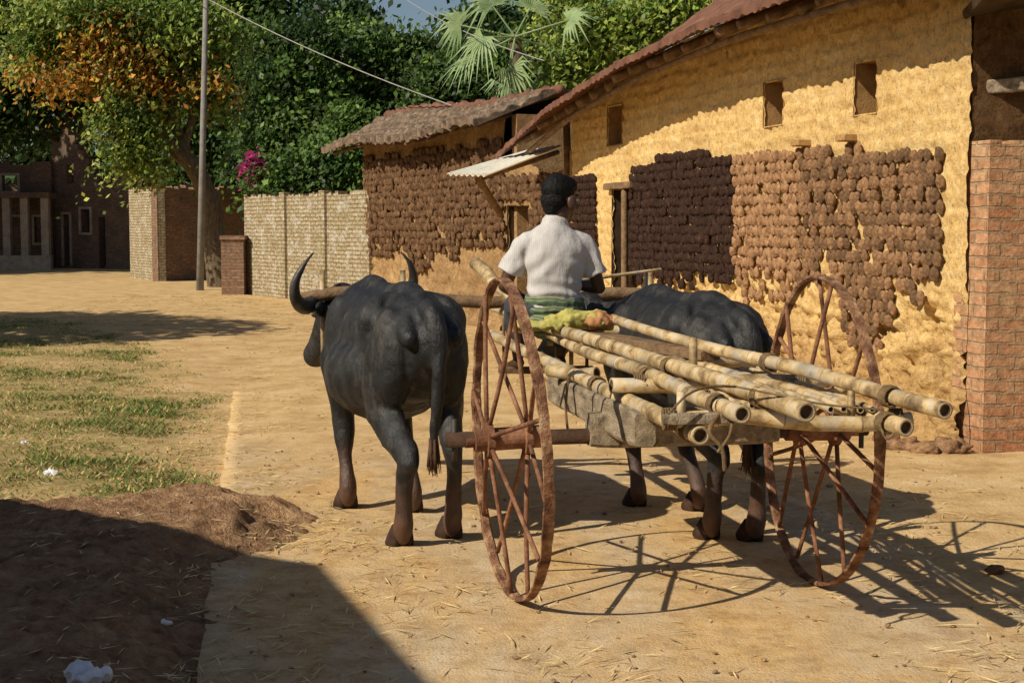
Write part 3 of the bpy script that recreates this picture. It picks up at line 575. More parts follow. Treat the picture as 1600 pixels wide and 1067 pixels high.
bm=bmesh.new(); q=Vector((*xy(887,20.3),-.1)); tube(bm,[q,q+Z*1.6+X*.02,q+Z*3.4-X*.03],[.06,.055,.05],10); fin(bm,'shaft',M['wood'],o,True)
A=Vector((-2.91,29.4,0)); Bp=Vector((.378,21.7,0)); D2=(A-Bp).normalized(); N2=Vector((-D2.y,D2.x,0)); 
if N2.y>0: N2=-N2
L2=(A-Bp).length
th=empty('mud_house',Bp); tag(th,'smaller mud house with an old brown tiled roof beyond the awning','house')
bm=mudwall(Bp,D2,N2,-.9,L2,lambda s:3.25 if s>1.2 else 2.45+.1*math.sin(s*3),[(.3,1.1,-.15,1.9)],.08,.04,.2,5,.9); fin(bm,'wall',M['mud_dark'],th,True)
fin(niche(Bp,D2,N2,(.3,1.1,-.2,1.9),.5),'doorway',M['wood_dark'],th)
bm=bmesh.new(); b2=-N2; panel(bm,(A+b2*.02)[:2],(A+b2*1.75)[:2],-.2,3.3,.2); q1=Bp+D2*1.2; panel(bm,(A+b2*1.75)[:2],(q1+b2*1.75)[:2],-.2,3.3,.2); panel(bm,(q1+b2*1.75)[:2],(q1+b2*.1)[:2],-.2,3.3,.2); fin(bm,'back_wall',M['mud_dark'],th)
z2=lambda s:3.10+.05*math.sin(s*1.1); r2=lambda s:3.58+.025*s+.04*math.sin(s*.9+1)
fin(roofsheet(Bp,D2,N2,1.0,L2+1.15,z2,r2,.62,.8,.2,.05,5,.07,.03,.16,.07,.035),'roof',M['tile'],th)
fin(roofsheet(Bp+b2*1.65,D2,-N2,1.0,L2+1.15,z2,r2,.45,.8,.2,.05,5,.07,.03,.1,.07,.035),'roof_back',M['tile'],th)
rs=np.arange(1.0,L2+1.1,.12)
bm=bmesh.new(); tube(bm,[Bp+b2*.82+D2*s+Z*(r2(s)+.04+.02*math.sin(s*9)) for s in rs],[.085+.02*math.sin(k*2.1) for k in range(len(rs))],9); fin(bm,'ridge_tiles',M['tile_red'],th,True)
for k in range(18):
    s=1.2+k*.55
    if s>L2+1: break
    bm=bmesh.new(); tube(bm,[Bp+D2*s-N2*.1+Z*(z2(s)+.16),Bp+D2*s+N2*.5+Z*(z2(s)-.06)],.035,7,'flat'); fin(bm,'rafter',M['wood'],th,True)
C=Vector((3.37,10.45,0)); bp=empty('brick_wall',C); tag(bp,'red brick wall end standing against the right end of the ochre house','wall')
bm=bmesh.new(); lf=C+Vector((-.12,.36,0)); panel(bm,lf[:2],C[:2],-.2,2.22,.1,[(0,.13,2.15,3)]); rt=C+Vector((1.9,.42,0)); panel(bm,(C+Vector((.004,.002,0)))[:2],rt[:2],-.2,2.22,.36,jag(.05,.7,2,2.22,3,.06)); fin(bm,'brickwork',M['brick_red'],bp)
ls=empty('lean_to',W(1560,120,11.0)); tag(ls,'shaded lean-to of old planks above the red brick wall','shelter')
bm=bmesh.new(); timber(bm,W(1528,108,11.2),W(1700,92,11.0),.14,.08); fin(bm,'plank',M['wood_dark'],ls)
bm=bmesh.new(); timber(bm,W(1530,138,10.75),W(1700,122,10.5),.08,.10); fin(bm,'beam',M['wood_grey'],ls)
bm=bmesh.new(); timber(bm,W(1518,10,10.3),W(1800,-50,10.1),1.1,.07); fin(bm,'roof_board',M['wood_dark'],ls)
bm=bmesh.new(); tube(bm,[W(1552,150,11.0),W(1552,226,11.0)],.03,8); fin(bm,'prop',M['wood'],ls,True)
for (xa,ya,xb,yb) in ((1522,40,1600,20),(1524,62,1610,50),(1540,182,1620,170)):
    bm=bmesh.new(); tube(bm,[W(xa,ya,11.0),W(xb+60,yb-8,10.9)],.035,8,'flat'); fin(bm,'pole',M['wood_dark'],ls,True)
# dung cakes
def cake_mesh(seed,mat):
    bm=bmesh.new(); ell(bm,(0,0,0),(1,1,1),None,18,12)
    for v in bm.verts:
        p=v.co.copy(); k=1+.22*noise.noise(p*1.5+Vector((seed,0,0)))
        rdg=math.cos(p.x*6.5+seed+1.2*noise.noise(p*2+Vector((0,0,seed))))
        v.co=Vector((p.x*.047*k,p.y*.024*(1+.45*rdg*(.6+.4*p.z))+.006*noise.noise(p*4+Vector((0,seed,0))),p.z*.055*k+.005*rdg*(abs(p.z)>.3)*(1 if p.z>0 else -1)))
    me=bpy.data.meshes.new('dung_cake'); bm.to_mesh(me); bm.free(); me.materials.append(mat); me.polygons.foreach_set('use_smooth',[True]*len(me.polygons)); return me
CK=[cake_mesh(i*3.7,M['dung']) for i in range(9)]; CKD=[cake_mesh(i*2.9+40,M['dung_dark']) for i in range(9)]
def cake_mat(P,Dd,Nn,s,z,off=.042,sc=1):
    m=Matrix((( *(-Dd),),( *Nn,),( *Z,))).transposed()
    rot=m@Matrix.Rotation(random.uniform(-.3,.3),3,'Y')@Matrix.Rotation(random.uniform(-.28,.02),3,'X')@Matrix.Rotation(random.uniform(-.2,.2),3,'Z')
    return Matrix.Translation(P+Dd*s+Nn*(off+random.uniform(-.006,.010))+Z*z)@rot.to_4x4()@Matrix.Diagonal(Vector((sc*random.uniform(.88,1.12),sc*random.uniform(.8,1.3),sc*random.uniform(.88,1.12),1)))
def cell_grid(x0,x1,ds,dz):
    out=[]; s0=sz(x1,300)[0]; s1=sz(x0,300)[0]; r=0; z=2.34
    while z>.6:
        s=s0+(ds*.5 if r%2 else 0)
        while s<s1:
            out.append((s+random.uniform(-.011,.011),z+random.uniform(-.012,.012))); s+=ds
        z-=dz; r+=1
    return out
def proj(p):
    d=p-Vector((0,0,CH)); f=Vector((0,math.cos(PT),-math.sin(PT))); u=Vector((0,math.sin(PT),math.cos(PT))); w_=d.dot(f); return 800+F*d.x/w_,533.5-F*d.dot(u)/w_
cells=[]
for s,z in cell_grid(1152,1475,.089,.098):
    px,py=proj(P0+D*s+Z*z); lo=455 if px<1320 else (535 if px<1402 else 470); 
    if 236+8*noise.noise(Vector((s*3,0,0)))<py<lo+random.uniform(-26,20) and random.random()>.05+(.22 if py>lo-40 else 0): cells.append((s,z,0))
for s,z in cell_grid(990,1150,.089,.097):
    px,py=proj(P0+D*s+Z*z)
    if 240+ (18 if px<1030 else 0)<py<440+random.uniform(-18,16) and random.random()>.03: cells.append((s,z,1))
cells.sort(key=lambda c:c[0]); rest=([],[])
for i,(s,z,k) in enumerate(cells):
    m=cake_mat(P0,D,N,s,z)
    if i<300:
        o=bpy.data.objects.new('dung_cake',random.choice(CKD if k else CK)); col.objects.link(o); o.matrix_world=m
        if k: tag(o,'dark brown dung cake in the darker patch nearer the doorway','dung cake','dark dung cakes on the ochre wall')
        else: tag(o,'light brown dry dung cake in the paler patch nearer the brick wall','dung cake','pale dung cakes on the ochre wall')
    else: rest[k].append((m,k))
def arr(me):
    n=len(me.vertices); c=np.empty(n*3); me.vertices.foreach_get('co',c); return c.reshape(-1,3),[tuple(p.vertices) for p in me.polygons]
def join_cakes(name,lst,label,mat):
    src=[arr(m) for m in (CKD if lst[0][1] else CK)]; V=[];Fc=[];n=0
    for m,k in lst:
        c,f=random.choice(src); mm_=np.array(m); V.append(c@mm_[:3,:3].T+mm_[:3,3]); Fc+=[tuple(a+n for a in p) for p in f]; n+=len(c)
    me=bpy.data.meshes.new(name); me.from_pydata(np.concatenate(V).tolist(),[],Fc); tag(link(name,me,mat,None,True),label,'dung cakes',None,'stuff')
for s in np.arange(wl-1.0,wl-.1,.095):
    for z in np.arange(1.3,2.25,.1):
        if s+.1<wl and s>door[1]+.15: rest[1].append((cake_mat(P0,D,N,s,z),1))
join_cakes('dung_cakes',rest[1],'dark dung cakes in the patch around the doorway of the ochre wall',M['dung_dark'])
if rest[0]: join_cakes('dung_cakes',rest[0],'farther rows of the paler dung cakes on the ochre wall',M['dung'])
far=[]
z=3.02; r=0
while z>.45:
    s=-.8+(.06 if r%2 else 0)
    while s<L2-.1:
        lowcut=1.0+.5*noise.noise(Vector((s*.9,0,3)))+ (.3 if s<3 else 0); hicut=2.9+.12*noise.noise(Vector((s*1.3,7,3))) if s>1.25 else 2.35
        if not(.2<s<1.2 and z<2.0) and lowcut<z<hicut and random.random()>.06+.25*(z<lowcut+.3): far.append((cake_mat(Bp,D2,N2,s+random.uniform(-.02,.02),z+random.uniform(-.025,.025),.055,1.3),0))
        s+=.118
    z-=.122; r+=1
join_cakes('dung_cakes',far,'brown dung cakes covering the wall of the smaller tiled house',M['dung_mid'])

# ------------------------------------------------------------------ utility pole and wires
up_=empty('utility_pole',G(312,454)); tag(up_,'tall grey concrete utility pole in front of the flame coloured tree','utility pole')
b0=G(312,454); bm=bmesh.new(); tp=W(323,-60,b0.y); tube(bm,[b0-Z*.2,b0.lerp(tp,.5),tp],[.095,.075,.06],10,'flat'); fin(bm,'pole',M['concrete'],up_,True)
bm=bmesh.new(); bar(bm,tp-Z*.3-X*1.1,tp-Z*.3+X*1.1,.08,.1); fin(bm,'cross_arm',M['concrete'],up_)
for nm,a,b_,lab in (('overhead_wire',tp-Z*.3-X*1.05,W(705,165,27),'long thin wire sagging from the utility pole to the tiled roof'),('overhead_wire',W(620,-10,44),W(850,95,30),'short thin wire crossing in front of the palm')):
    pts=[a.lerp(b_,t_)-Z*.18*4*t_*(1-t_) for t_ in np.linspace(0,1,14)]; bm=bmesh.new(); tube(bm,pts,.011,6); tag(fin(bm,nm,M['wire'],None,True),lab,'wire')

# ------------------------------------------------------------------ buffaloes
def buffalo(name,label,O,hd,yaw,polY,HL,HR,FL,FR,scale=1):
    root=empty(name,(O[0],O[1],0),math.pi/2+hd); tag(root,label,'buffalo',None); root.scale=(scale,)*3
    bm=bmesh.new()
    secs=[(-.80,1.03,.10,.14),(-.72,1.02,.16,.22),(-.58,1.0,.20,.28),(-.35,.98,.215,.30),(-.05,.96,.235,.31),(.2,.96,.24,.325),(.42,.97,.225,.335),(.6,.99,.19,.30),(.75,1.0,.155,.24)]
    tube(bm,[(x,0,z) for x,z,_,_ in secs],[(a,b_) for _,_,a,b_ in secs],24,up=Z,sub=3)
    tube(bm,[(-.44,0,.89),(-.25,0,.84),(0,0,.81),(.22,0,.81),(.45,0,.85),(.62,0,.91)],[(.18,.19),(.27,.24),(.32,.265),(.315,.275),(.25,.265),(.19,.24)],24,up=Z,sub=3)   # barrel
    tube(bm,[(-.78,0,1.17),(-.6,0,1.25),(-.4,0,1.285),(0,0,1.255),(.35,0,1.285),(.6,0,1.20)],[.035,.04,.045,.05,.058,.06],10,sub=3)      # spine
    for s in (-1,1):
        tube(bm,[(-.36,0,1.22),(-.42,s*.13,1.205),(-.46,s*.215,1.16),(-.46,s*.225,1.07),(-.45,s*.20,.95)],[.065,.065,.066,.062,.055],12,sub=3)   # hook bone
        tube(bm,[(-.48,s*.06,1.20),(-.68,s*.10,1.13),(-.83,s*.115,1.06)],[.06,.058,.045],10,sub=3)                          # pin bone
        ell(bm,(-.58,s*.145,.94),(.20,.105,.27)); ell(bm,(.46,s*.175,.95),(.16,.08,.27),Matrix.Rotation(-.2,3,'Y'))
    for s,(hx,hy) in ((1,HL),(-1,HR)):
        tube(bm,[(-.58,s*.15,.92),(-.50,s*.17,.72),(-.62,.5*s*.16+.5*hy,.58),(hx-.065,hy*.9,.465),(hx-.045,hy,.38),(hx-.03,hy,.22),(hx-.025,hy,.13),(hx+.01,hy,.06)],[(.11,.20),(.092,.155),(.066,.10),(.05,.072),(.041,.050),(.039,.043),(.049,.052),(.05,.056)],14,sub=3)
    for s,(hx,hy) in ((1,FL),(-1,FR)):
        kx=.4*.45+hx*.55+.03
        tube(bm,[(.46,s*.175,.86),(.40,s*.175,.68),((.42+kx)/2,.5*s*.17+.5*hy,.54),(kx,hy,.41),(kx*.5+hx*.5,hy,.27),(hx-.015,hy,.13),(hx+.01,hy,.06)],[(.11,.15),(.085,.11),(.06,.07),(.055,.06),(.038,.041),(.048,.05),(.05,.056)],14,sub=3)
    pol=Vector((1.08,polY,1.12)); cy,sy=math.cos(yaw),math.sin(yaw); pit=R(42)
    hdv=Vector((cy*math.cos(pit),sy*math.cos(pit),-math.sin(pit))); sidev=Vector((-sy,cy,0)); upv=hdv.cross(sidev)
    if upv.z<0: upv=-upv
    tube(bm,[(.55,0,1.0),(.8,polY*.25,1.01),(.97,polY*.7,1.05),pol],[(.185,.28),(.145,.20),(.12,.16),(.105,.13)],16,up=Z,sub=3)
    H=lambda f,s_,u: pol+hdv*f+sidev*s_+upv*u
    tube(bm,[H(-.06,0,0),H(.08,0,.005),H(.22,0,0),H(.36,0,-.01),H(.48,0,-.015)],[(.105,.115),(.115,.125),(.088,.105),(.074,.085),(.082,.075)],16,up=upv,sub=3)
    for s in (-1,1):
        ell(bm,H(.12,s*.095,.045),(.035,.03,.03)); ell(bm,H(.50,s*.035,.02),(.03,.028,.03)); ell(bm,H(.12,s*.07,-.06),(.1,.04,.07))
        e0=H(-.03,s*.11,-.03); e1=H(-.10,s*.24,-.10); tube(bm,[e0,e0.lerp(e1,.5),e1],[(.022,.03),(.02,.06),(.012,.02)],10,sub=3)
    tube(bm,[(-.74,0,1.20),(-.85,-.005,1.15),(-.905,-.01,.98),(-.91,.0,.78),(-.90,.02,.54)],[.056,.050,.040,.030,.021],12,sub=4)
    me=remesh(bm,.0115,13)
    def wr(p):
        d=.006*noise.fractal(p*5,1,2,3)+.003*noise.noise(Vector((p.x*20,p.y*20,p.z*8)))
        if -.25<p.x<.4 and p.z>.6: d+=.003*math.sin(p.x*50+p.z*4)*max(0,min(1,(abs(p.y)-.16)/.1))
        if p.x>.62: d+=.005*math.sin((p.x+p.z*.4)*70)*max(0,1-abs(p.x-.82)/.2)
        if p.x<-.45 and p.z>.5: d+=.003*math.sin(abs(p.y)*60+p.z*18+4*noise.noise(p*4))
        return d+.004
    displace(me,wr); link('body',me,M['hide'],root,True)
    bkv=Vector((-cy,-sy,0))
    for s in (-1,1):
        b0_=H(-.02,s*.05,.05); hp_=[b0_,b0_+sidev*s*.12+bkv*.05-Z*.01,b0_+sidev*s*.24+bkv*.12-Z*.035,b0_+sidev*s*.33+bkv*.19+Z*.01,b0_+sidev*s*.355+bkv*.23+Z*.11,b0_+sidev*s*.31+bkv*.26+Z*.22,b0_+sidev*s*.25+bkv*.26+Z*.285]
        bm=bmesh.new(); tube(bm,hp_,[(.042,.052),(.044,.054),(.042,.050),(.036,.042),(.027,.031),(.014,.016),(.004,.004)],14,sub=5)
        for v in bm.verts: v.co+=Vector((0,0,.003*math.sin(v.co.y*180+v.co.z*120)))
        fin(bm,'horn',M['horn'],root,True,False)
        bm=bmesh.new(); ell(bm,H(.135,s*.112,.05),(.018,.018,.018)); fin(bm,'eye',M['iron'],root,True,False)
    for hx,hy in (HL,HR,FL,FR):
        bm=bmesh.new()
        for s in (-1,1): tube(bm,[(hx+.06,hy+s*.034,.0),(hx+.035,hy+s*.033,.045),(hx+.01,hy+s*.028,.10)],[(.038,.070),(.034,.058),(.025,.040)],12,'flat',up=X)
        fin(bm,'hoof',M['hoof'],root,True,False)
    bm=bmesh.new()
    for k in range(80):
        a=random.random()*6.28; r=random.random()*.022; q=Vector((-.90+r*math.cos(a),.02+r*math.sin(a),.57-.03*random.random())); e=q+Vector((random.uniform(-.022,.022),random.uniform(-.022,.022),-.09-.09*random.random()))
        tube(bm,[q,q.lerp(e,.5),e],[.006,.005,.0015],4,'flat')
    fin(bm,'tail_tuft',M['axle'],root,True,False)
    return root
buffalo('water_buffalo','dark water buffalo with muddy legs walking left of the cart',(-.68,8.12),R(20),R(14),.02,(-.78,.15),(-.66,-.15),(.30,.17),(.06,-.15))
buffalo('water_buffalo','dark water buffalo behind the cart bed, partly hidden by the driver',(.943,8.22),R(18),R(30),.20,(-.72,.14),(-.82,-.07),(.24,.16),(.02,-.13),.96)

# ------------------------------------------------------------------ cart
cart=empty('bullock_cart',(.7,6.5,0)); tag(cart,'old bamboo bullock cart with two rusty iron spoked wheels','cart')
def wheel(loc,yaw,tilt,phase):
    Rr=.70; bm=bmesh.new(); n=120; prof=[(.021,Rr),(.023,Rr-.009),(.015,Rr-.018),(-.015,Rr-.018),(-.023,Rr-.009),(-.021,Rr)]; rg=[]
    for i in range(n):
        a=2*math.pi*i/n; q=Vector((math.cos(a),math.sin(a),phase)); w_=1+.006*noise.noise(q*2)+.003*noise.noise(q*14)
        rg.append([bm.verts.new((x*(1+.25*noise.noise(q*6+Vector((0,0,x*30)))+.2*noise.noise(q*16+Vector((0,0,x*30))))+.010*math.sin(a*2+phase),r*w_*math.cos(a),r*w_*math.sin(a))) for x,r in prof])
    for i in range(n):
        for k in range(6): bm.faces.new((rg[i][k],rg[i][(k+1)%6],rg[(i+1)%n][(k+1)%6],rg[(i+1)%n][k]))
    wh=fin(bm,'wheel',M['rim'],cart,False,False); wh.location=Vector(loc)-Vector((.7,6.5,0)); wh.rotation_euler=(0,tilt,yaw)
    bm=bmesh.new(); tube(bm,[(x,0,0) for x in (-.19,-.15,-.148,-.10,-.098,-.07,-.068,.068,.07,.098,.10,.148,.15,.19)],[.03,.03,.05,.05,.075,.075,.05,.05,.075,.075,.05,.05,.03,.03],18,'flat')
    fin(bm,'hub',M['rust'],wh,False,False)
    for k in range(14):
        sd_=1 if k%2 else -1; a=2*math.pi*(k+(.28 if k%2 else -.0))/14+phase; a2=a+(.10 if k%2 else -.10); j=random.uniform(-.012,.012)
        A=Vector((sd_*.085,.06*math.cos(a2),.06*math.sin(a2))); B=Vector((sd_*.012,(Rr-.016)*math.cos(a),(Rr-.016)*math.sin(a)))
        bm=bmesh.new(); tube(bm,[A,A.lerp(B,.5)+Vector((j,j,-j)),B],.0105,8,'flat',sub=3); fin(bm,'spoke',M['rust'],wh,True,False)
    return wh
Lw=Vector((-.018,6.36,.70)); Rw=Vector((1.385,6.63,.70))
wheel(Lw,R(13),R(-2),.2); wheel(Rw,R(9),R(1),.9)
def part(name,mat,fn,smooth=True,parent=None):
    bm=bmesh.new(); fn(bm); return fin(bm,name,mat,parent or cart,smooth)
axd=(Rw-Lw).normalized()
part('axle',M['axle'],lambda bm: tube(bm,[Lw-axd*.27,Rw+axd*.24],.034,14,'flat'))
part('axle_bed',M['wood_grey'],lambda bm: timber(bm,Lw+axd*.36+Z*.03,Rw-axd*.2+Z*.03,.13,.16,.004),False)
part('linchpin',M['iron'],lambda bm: tube(bm,[Lw-axd*.235-Z*.09,Lw-axd*.235+Z*.09],.012,8,'flat'))
part('linchpin',M['iron'],lambda bm: tube(bm,[Rw+axd*.215-Z*.09,Rw+axd*.215+Z*.09],.012,8,'flat'))
def bamboo(A,B,r0,r1,name='bamboo_pole',bow=.03,seg=14):
    bm=bmesh.new(); L=(B-A).length; t=(B-A)/L; ph=random.random()*.25; s=ph+.05
    pts=[(0,r0,0)]
    while s<L-.06:
        pts+=[(s-.010,None,0),(s-.003,'n',1),(s+.003,'n',1),(s+.010,None,0)]; 
        g=random.uniform(.2,.42); pts+=[(s+g*.35,None,0),(s+g*.7,None,0)]; s+=g
    pts=[p for p in pts if p[0]<L-.03]+[(L,None,0)]
    pts.sort(key=lambda p:p[0]); q=random.random()*9; C=[];Rd=[];fl=[]
    for d,r,f in pts:
        u=d/L; rr=r0+(r1-r0)*u; off=Vector((noise.noise(Vector((u*3,q,0))),0,noise.noise(Vector((u*3,0,q)))))*bow
        C.append(A+t*d+off); Rd.append(rr*1.055 if r=='n' else rr*(.985+.02*math.sin(d*15))); fl.append(f)
    rings=tube(bm,C,Rd,seg,None,mi=lambda i: 1 if fl[i] and fl[min(i+1,len(fl)-1)] else 0)
    for ring,c,dr in ((rings[0],C[0],t),(rings[-1],C[-1],-t)):
        i1=[bm.verts.new(c+(v.co-c)*.70) for v in ring]; i2=[bm.verts.new(c+(v.co-c)*.62+dr*.015) for v in ring]; n=len(ring)
        for k in range(n):
            f=bm.faces.new((ring[k],ring[(k+1)%n],i1[(k+1)%n],i1[k])); f.material_index=2
            f=bm.faces.new((i1[k],i1[(k+1)%n],i2[(k+1)%n],i2[k])); f.material_index=3
        f=bm.faces.new(i2); f.material_index=3
    return fin(bm,name,[M['bamboo'],M['bamboo_node'],M['bamboo_cut'],M['hollow']],cart,True)
def lash(c,ax,r,turns=4,rr=.008,length=.05,name='rope_lashing'):
    ax=ax.normalized(); s=ax.cross(Z if abs(ax.z)<.9 else X).normalized(); u=s.cross(ax); bm=bmesh.new(); n=turns*10
    tube(bm,[c+ax*(length*(k/n-.5))+s*r*math.cos(k*.6283)+u*r*math.sin(k*.6283) for k in range(n+1)],rr,6); return fin(bm,name,M['rope'],cart,True)
b1=(W(1472,642,5.2),W(958,498,8.0)); b2_=(W(1264,646,5.15),W(770,480,9.5)); b3=(W(1158,647,5.25),W(830,512,8.9)); b4=(W(1095,681,5.4),W(758,516,9.0)); b5=(W(1412,669,5.4),W(1010,542,7.5))
bamboo(*b1,.032,.027,bow=.02); bamboo(*b2_,.037,.030,bow=.02); bamboo(*b3,.034,.028,bow=.02); bamboo(*b4,.037,.029,bow=.02); bamboo(*b5,.034,.028,bow=.02)
bamboo(W(742,412,9.75),W(815,478,8.9),.042,.040)
c1=(W(1035,657,5.5),W(1425,655,5.55)); bamboo(*c1,.032,.030,'cross_bar')
bamboo(W(958,604,6.25),W(1290,597,6.5),.034,.031,'cross_bar'); bamboo(W(1010,567,7.0),W(1180,567,7.15),.032,.030,'cross_bar')
bamboo(W(855,576,7.2),W(930,584,7.0),.032,.032,'cross_bar'); bamboo(W(800,512,8.6),W(985,512,8.5),.030,.030,'cross_bar')
for k in range(10):
    t_=(k+.6)/10; a=W(1140+t_*235,630+t_*8,5.55+.02*(k%3)); b_=W(1052+t_*140,574,6.9); a.z-=.008; b_.z-=.008; bamboo(a,b_,.014,.012,'bed_slat',.015,10)
for k,(xa,ya,xb,yb,Y) in enumerate(((1105,614,1330,608,6.0),(1040,590,1250,586,6.6))):
    bamboo(W(xa,ya,Y),W(xb,yb,Y+.15),.015,.013,'bed_slat',.02,10)
part('side_beam',M['wood_grey'],lambda bm:timber(bm,W(1008,672,5.95),W(868,604,7.5),.10,.15,.003,2),False)
part('plank',M['wood'],lambda bm:timber(bm,W(1110,556,6.9),W(893,520,8.2),.12,.05,.003,5),False)
part('crosspiece',M['wood_grey'],lambda bm:timber(bm,W(1036,655,5.42),W(1168,652,5.42),.05,.04,.003,7),False)
def peg(px,y0,y1,Y,r=.018): part('peg',M['bamboo'],lambda bm:tube(bm,[W(px,y1,Y),W(px,y0,Y)],[r,r*.9],8,'flat'))
peg(1083,527,590,6.4,.02); peg(1064,612,655,5.5,.018); peg(1330,610,655,5.6,.016); peg(860,470,540,8.6,.018)
for (p,q,t_) in ((b1,c1,.11),(b2_,c1,.09),(b3,c1,.07),(b4,c1,.03),(b5,c1,.05),(b1,c1,.42),(b2_,c1,.30),(b3,c1,.32),(b4,c1,.36),(b2_,c1,.5)):
    c=p[0].lerp(p[1],t_); lash(c,p[1]-p[0],.039,5,.005,.045)
for (px,py,Y) in ((1045,655,5.5),(1400,655,5.55),(1000,600,6.3),(1250,598,6.45)):
    lash(W(px,py,Y),X,.040,5,.005,.05)
def rope(pts,r=.008): 
    bm=bmesh.new(); tube(bm,pts,r,6,sub=4); fin(bm,'rope',M['rope'],cart,True)
rope([W(1122,648,5.4),W(1108,675,5.36),W(1128,700,5.36),W(1132,733,5.38)],.009); rope([W(1145,650,5.4),W(1140,680,5.36),W(1122,705,5.36)],.006)
rope([W(1372,655,5.5),W(1385,686,5.45),W(1400,668,5.45),W(1378,655,5.5)],.005); rope([W(1045,646,5.35),W(1075,616,5.35),W(1110,604,5.45),W(1150,604,5.5)],.005)
rope([W(888,590,6.9),W(884,640,6.85),W(890,690,6.85)],.007); rope([W(1150,604,5.5),W(1220,618,5.3),W(1290,632,5.25),W(1380,640,5.2)],.004)
yk0=Vector((-1.28,8.96,1.18)); yk1=Vector((.98,9.22,1.17))
yoke=part('yoke',M['wood'],lambda bm:tube(bm,[yk0,yk0.lerp(yk1,.16)+Z*.035,yk0.lerp(yk1,.5)-Z*.03,yk0.lerp(yk1,.84)+Z*.025,yk1],[.034,.042,.038,.042,.034],12,'flat',sub=3))
for t_ in (.055,.27,.73,.95):
    q=yk0.lerp(yk1,t_); part('yoke_peg',M['bamboo'],lambda bm:tube(bm,[q-Z*.42,q+Z*.17],[.014,.017],8,'flat'),True,yoke)
bm=bmesh.new(); ell(bm,(.24,8.5,1.05),(.27,.2,.04)); me=remesh(bm,.015,4); displace(me,lambda p:.012*noise.noise(p*9)); 
for v in me.vertices: v.co-=Vector((.7,6.5,0))
link('seat_pad',me,M['hay'],cart,True)
part('foot_rest',M['wood'],lambda bm:timber(bm,Vector((-.08,8.93,.74)),Vector((.5,9.03,.74)),.07,.04),False)
for x in (-.05,.46): part('foot_rest_hanger',M['rope'],lambda bm:tube(bm,[Vector((x,8.96+.1*x,.74)),Vector((x,8.96+.1*x,1.05))],.012,6))

# ------------------------------------------------------------------ driver
pr=empty('person',(.245,8.5,1.07),R(10)); tag(pr,'person in a pale short sleeved shirt sitting on the cart, seen from behind','person')
HY=R(-55); HS=1.13
hm=Matrix.Rotation(HY,3,'Z')@Matrix.Rotation(R(-4),3,'X'); hc=Vector((.04,.035,.70))
def Hd(x,y,z): return hc+hm@(Vector((x,y,z))*HS)
def he(bm,c,r,rot=hm): ell(bm,Hd(*c),[v*HS for v in r],rot,18,12)
def hand(bm,wr,fd,pn,sd_):
    fd=fd.normalized(); sd_=(sd_-fd*sd_.dot(fd)).normalized(); pn=fd.cross(sd_).normalized()*(1 if fd.cross(sd_).dot(pn)>0 else -1)
    tube(bm,[wr,wr+fd*.04,wr+fd*.085],[(.026,.018),(.038,.018),(.04,.015)],12,up=pn)
    for k,(o_,L) in enumerate(((.030,.070),(.010,.078),(-.010,.072),(-.029,.056))):
        q=wr+fd*.085+sd_*o_; a=q+fd*L*.35+pn*L*.18; b_=a+fd*L*.05+pn*L*.38; c=b_-fd*L*.28+pn*L*.12
        tube(bm,[q-fd*.02,q,a,b_,c],[.0095,.0095,.009,.0085,.0075],8,sub=2)
    q=wr+fd*.03+sd_*.035; tube(bm,[q-sd_*.012,q+sd_*.012+fd*.022+pn*.012,q+fd*.05+pn*.034+sd_*.006,q+fd*.062+pn*.05-sd_*.008],[.014,.012,.010,.008],8,sub=2)
bm=bmesh.new()
tube(bm,[(0,0,.03),(0,-.01,.12),(0,-.015,.25),(0,-.005,.38),(0,.005,.46)],[(.145,.10),(.135,.09),(.13,.085),(.145,.09),(.115,.075)],20,up=Vector((0,1,0)),sub=3)
tube(bm,[(0,.005,.44),(.008,.012,.55),hc+Vector((0,-.015,-.05))],[(.075,.065),(.062,.062),(.062,.064)],14,sub=2)
he(bm,(0,-.012,.035),(.076,.096,.083)); he(bm,(0,.03,-.03),(.063,.068,.085)); he(bm,(0,.055,-.085),(.035,.035,.03))
tube(bm,[Hd(0,.092,.015),Hd(0,.108,-.015),Hd(0,.118,-.035)],[.012,.016,.019],8); he(bm,(.014,.104,-.038),(.011,.012,.009)); he(bm,(-.014,.104,-.038),(.011,.012,.009))
he(bm,(0,.097,-.064),(.024,.012,.007)); he(bm,(0,.095,-.074),(.021,.012,.008)); he(bm,(0,.09,.028),(.05,.014,.01))
for s in (-1,1):
    he(bm,(s*.084,-.0,-.016),(.014,.027,.038),hm@Matrix.Rotation(s*-.4,3,'Z')); he(bm,(s*.035,.075,-.03),(.026,.025,.02))
SHL,ELL,WRL=Vector((-.175,0,.465)),Vector((-.285,.05,.205)),Vector((-.15,.27,.13))
SHR,ELR,WRR=Vector((.175,0,.465)),Vector((.272,.03,.19)),Vector((.18,.27,.20))
for a,e,w_ in ((SHL,ELL,WRL),(SHR,ELR,WRR)):
    tube(bm,[Vector((a.x*.6,0,.43)),a.lerp(e,.08)-Vector((a.x*.08,0,.01)),a.lerp(e,.5),e],[.03,.04,.044,.037],12,sub=2); tube(bm,[e,e.lerp(w_,.35),w_],[.038,.037,.026],12,sub=2)
hand(bm,WRL,(WRL-ELL)+Vector((0,.05,0)),Vector((0,0,-1)),Vector((1,0,0))); hand(bm,WRR,Vector((-.1,1,.05)),Vector((-1,0,-.2)),Vector((0,0,1)))
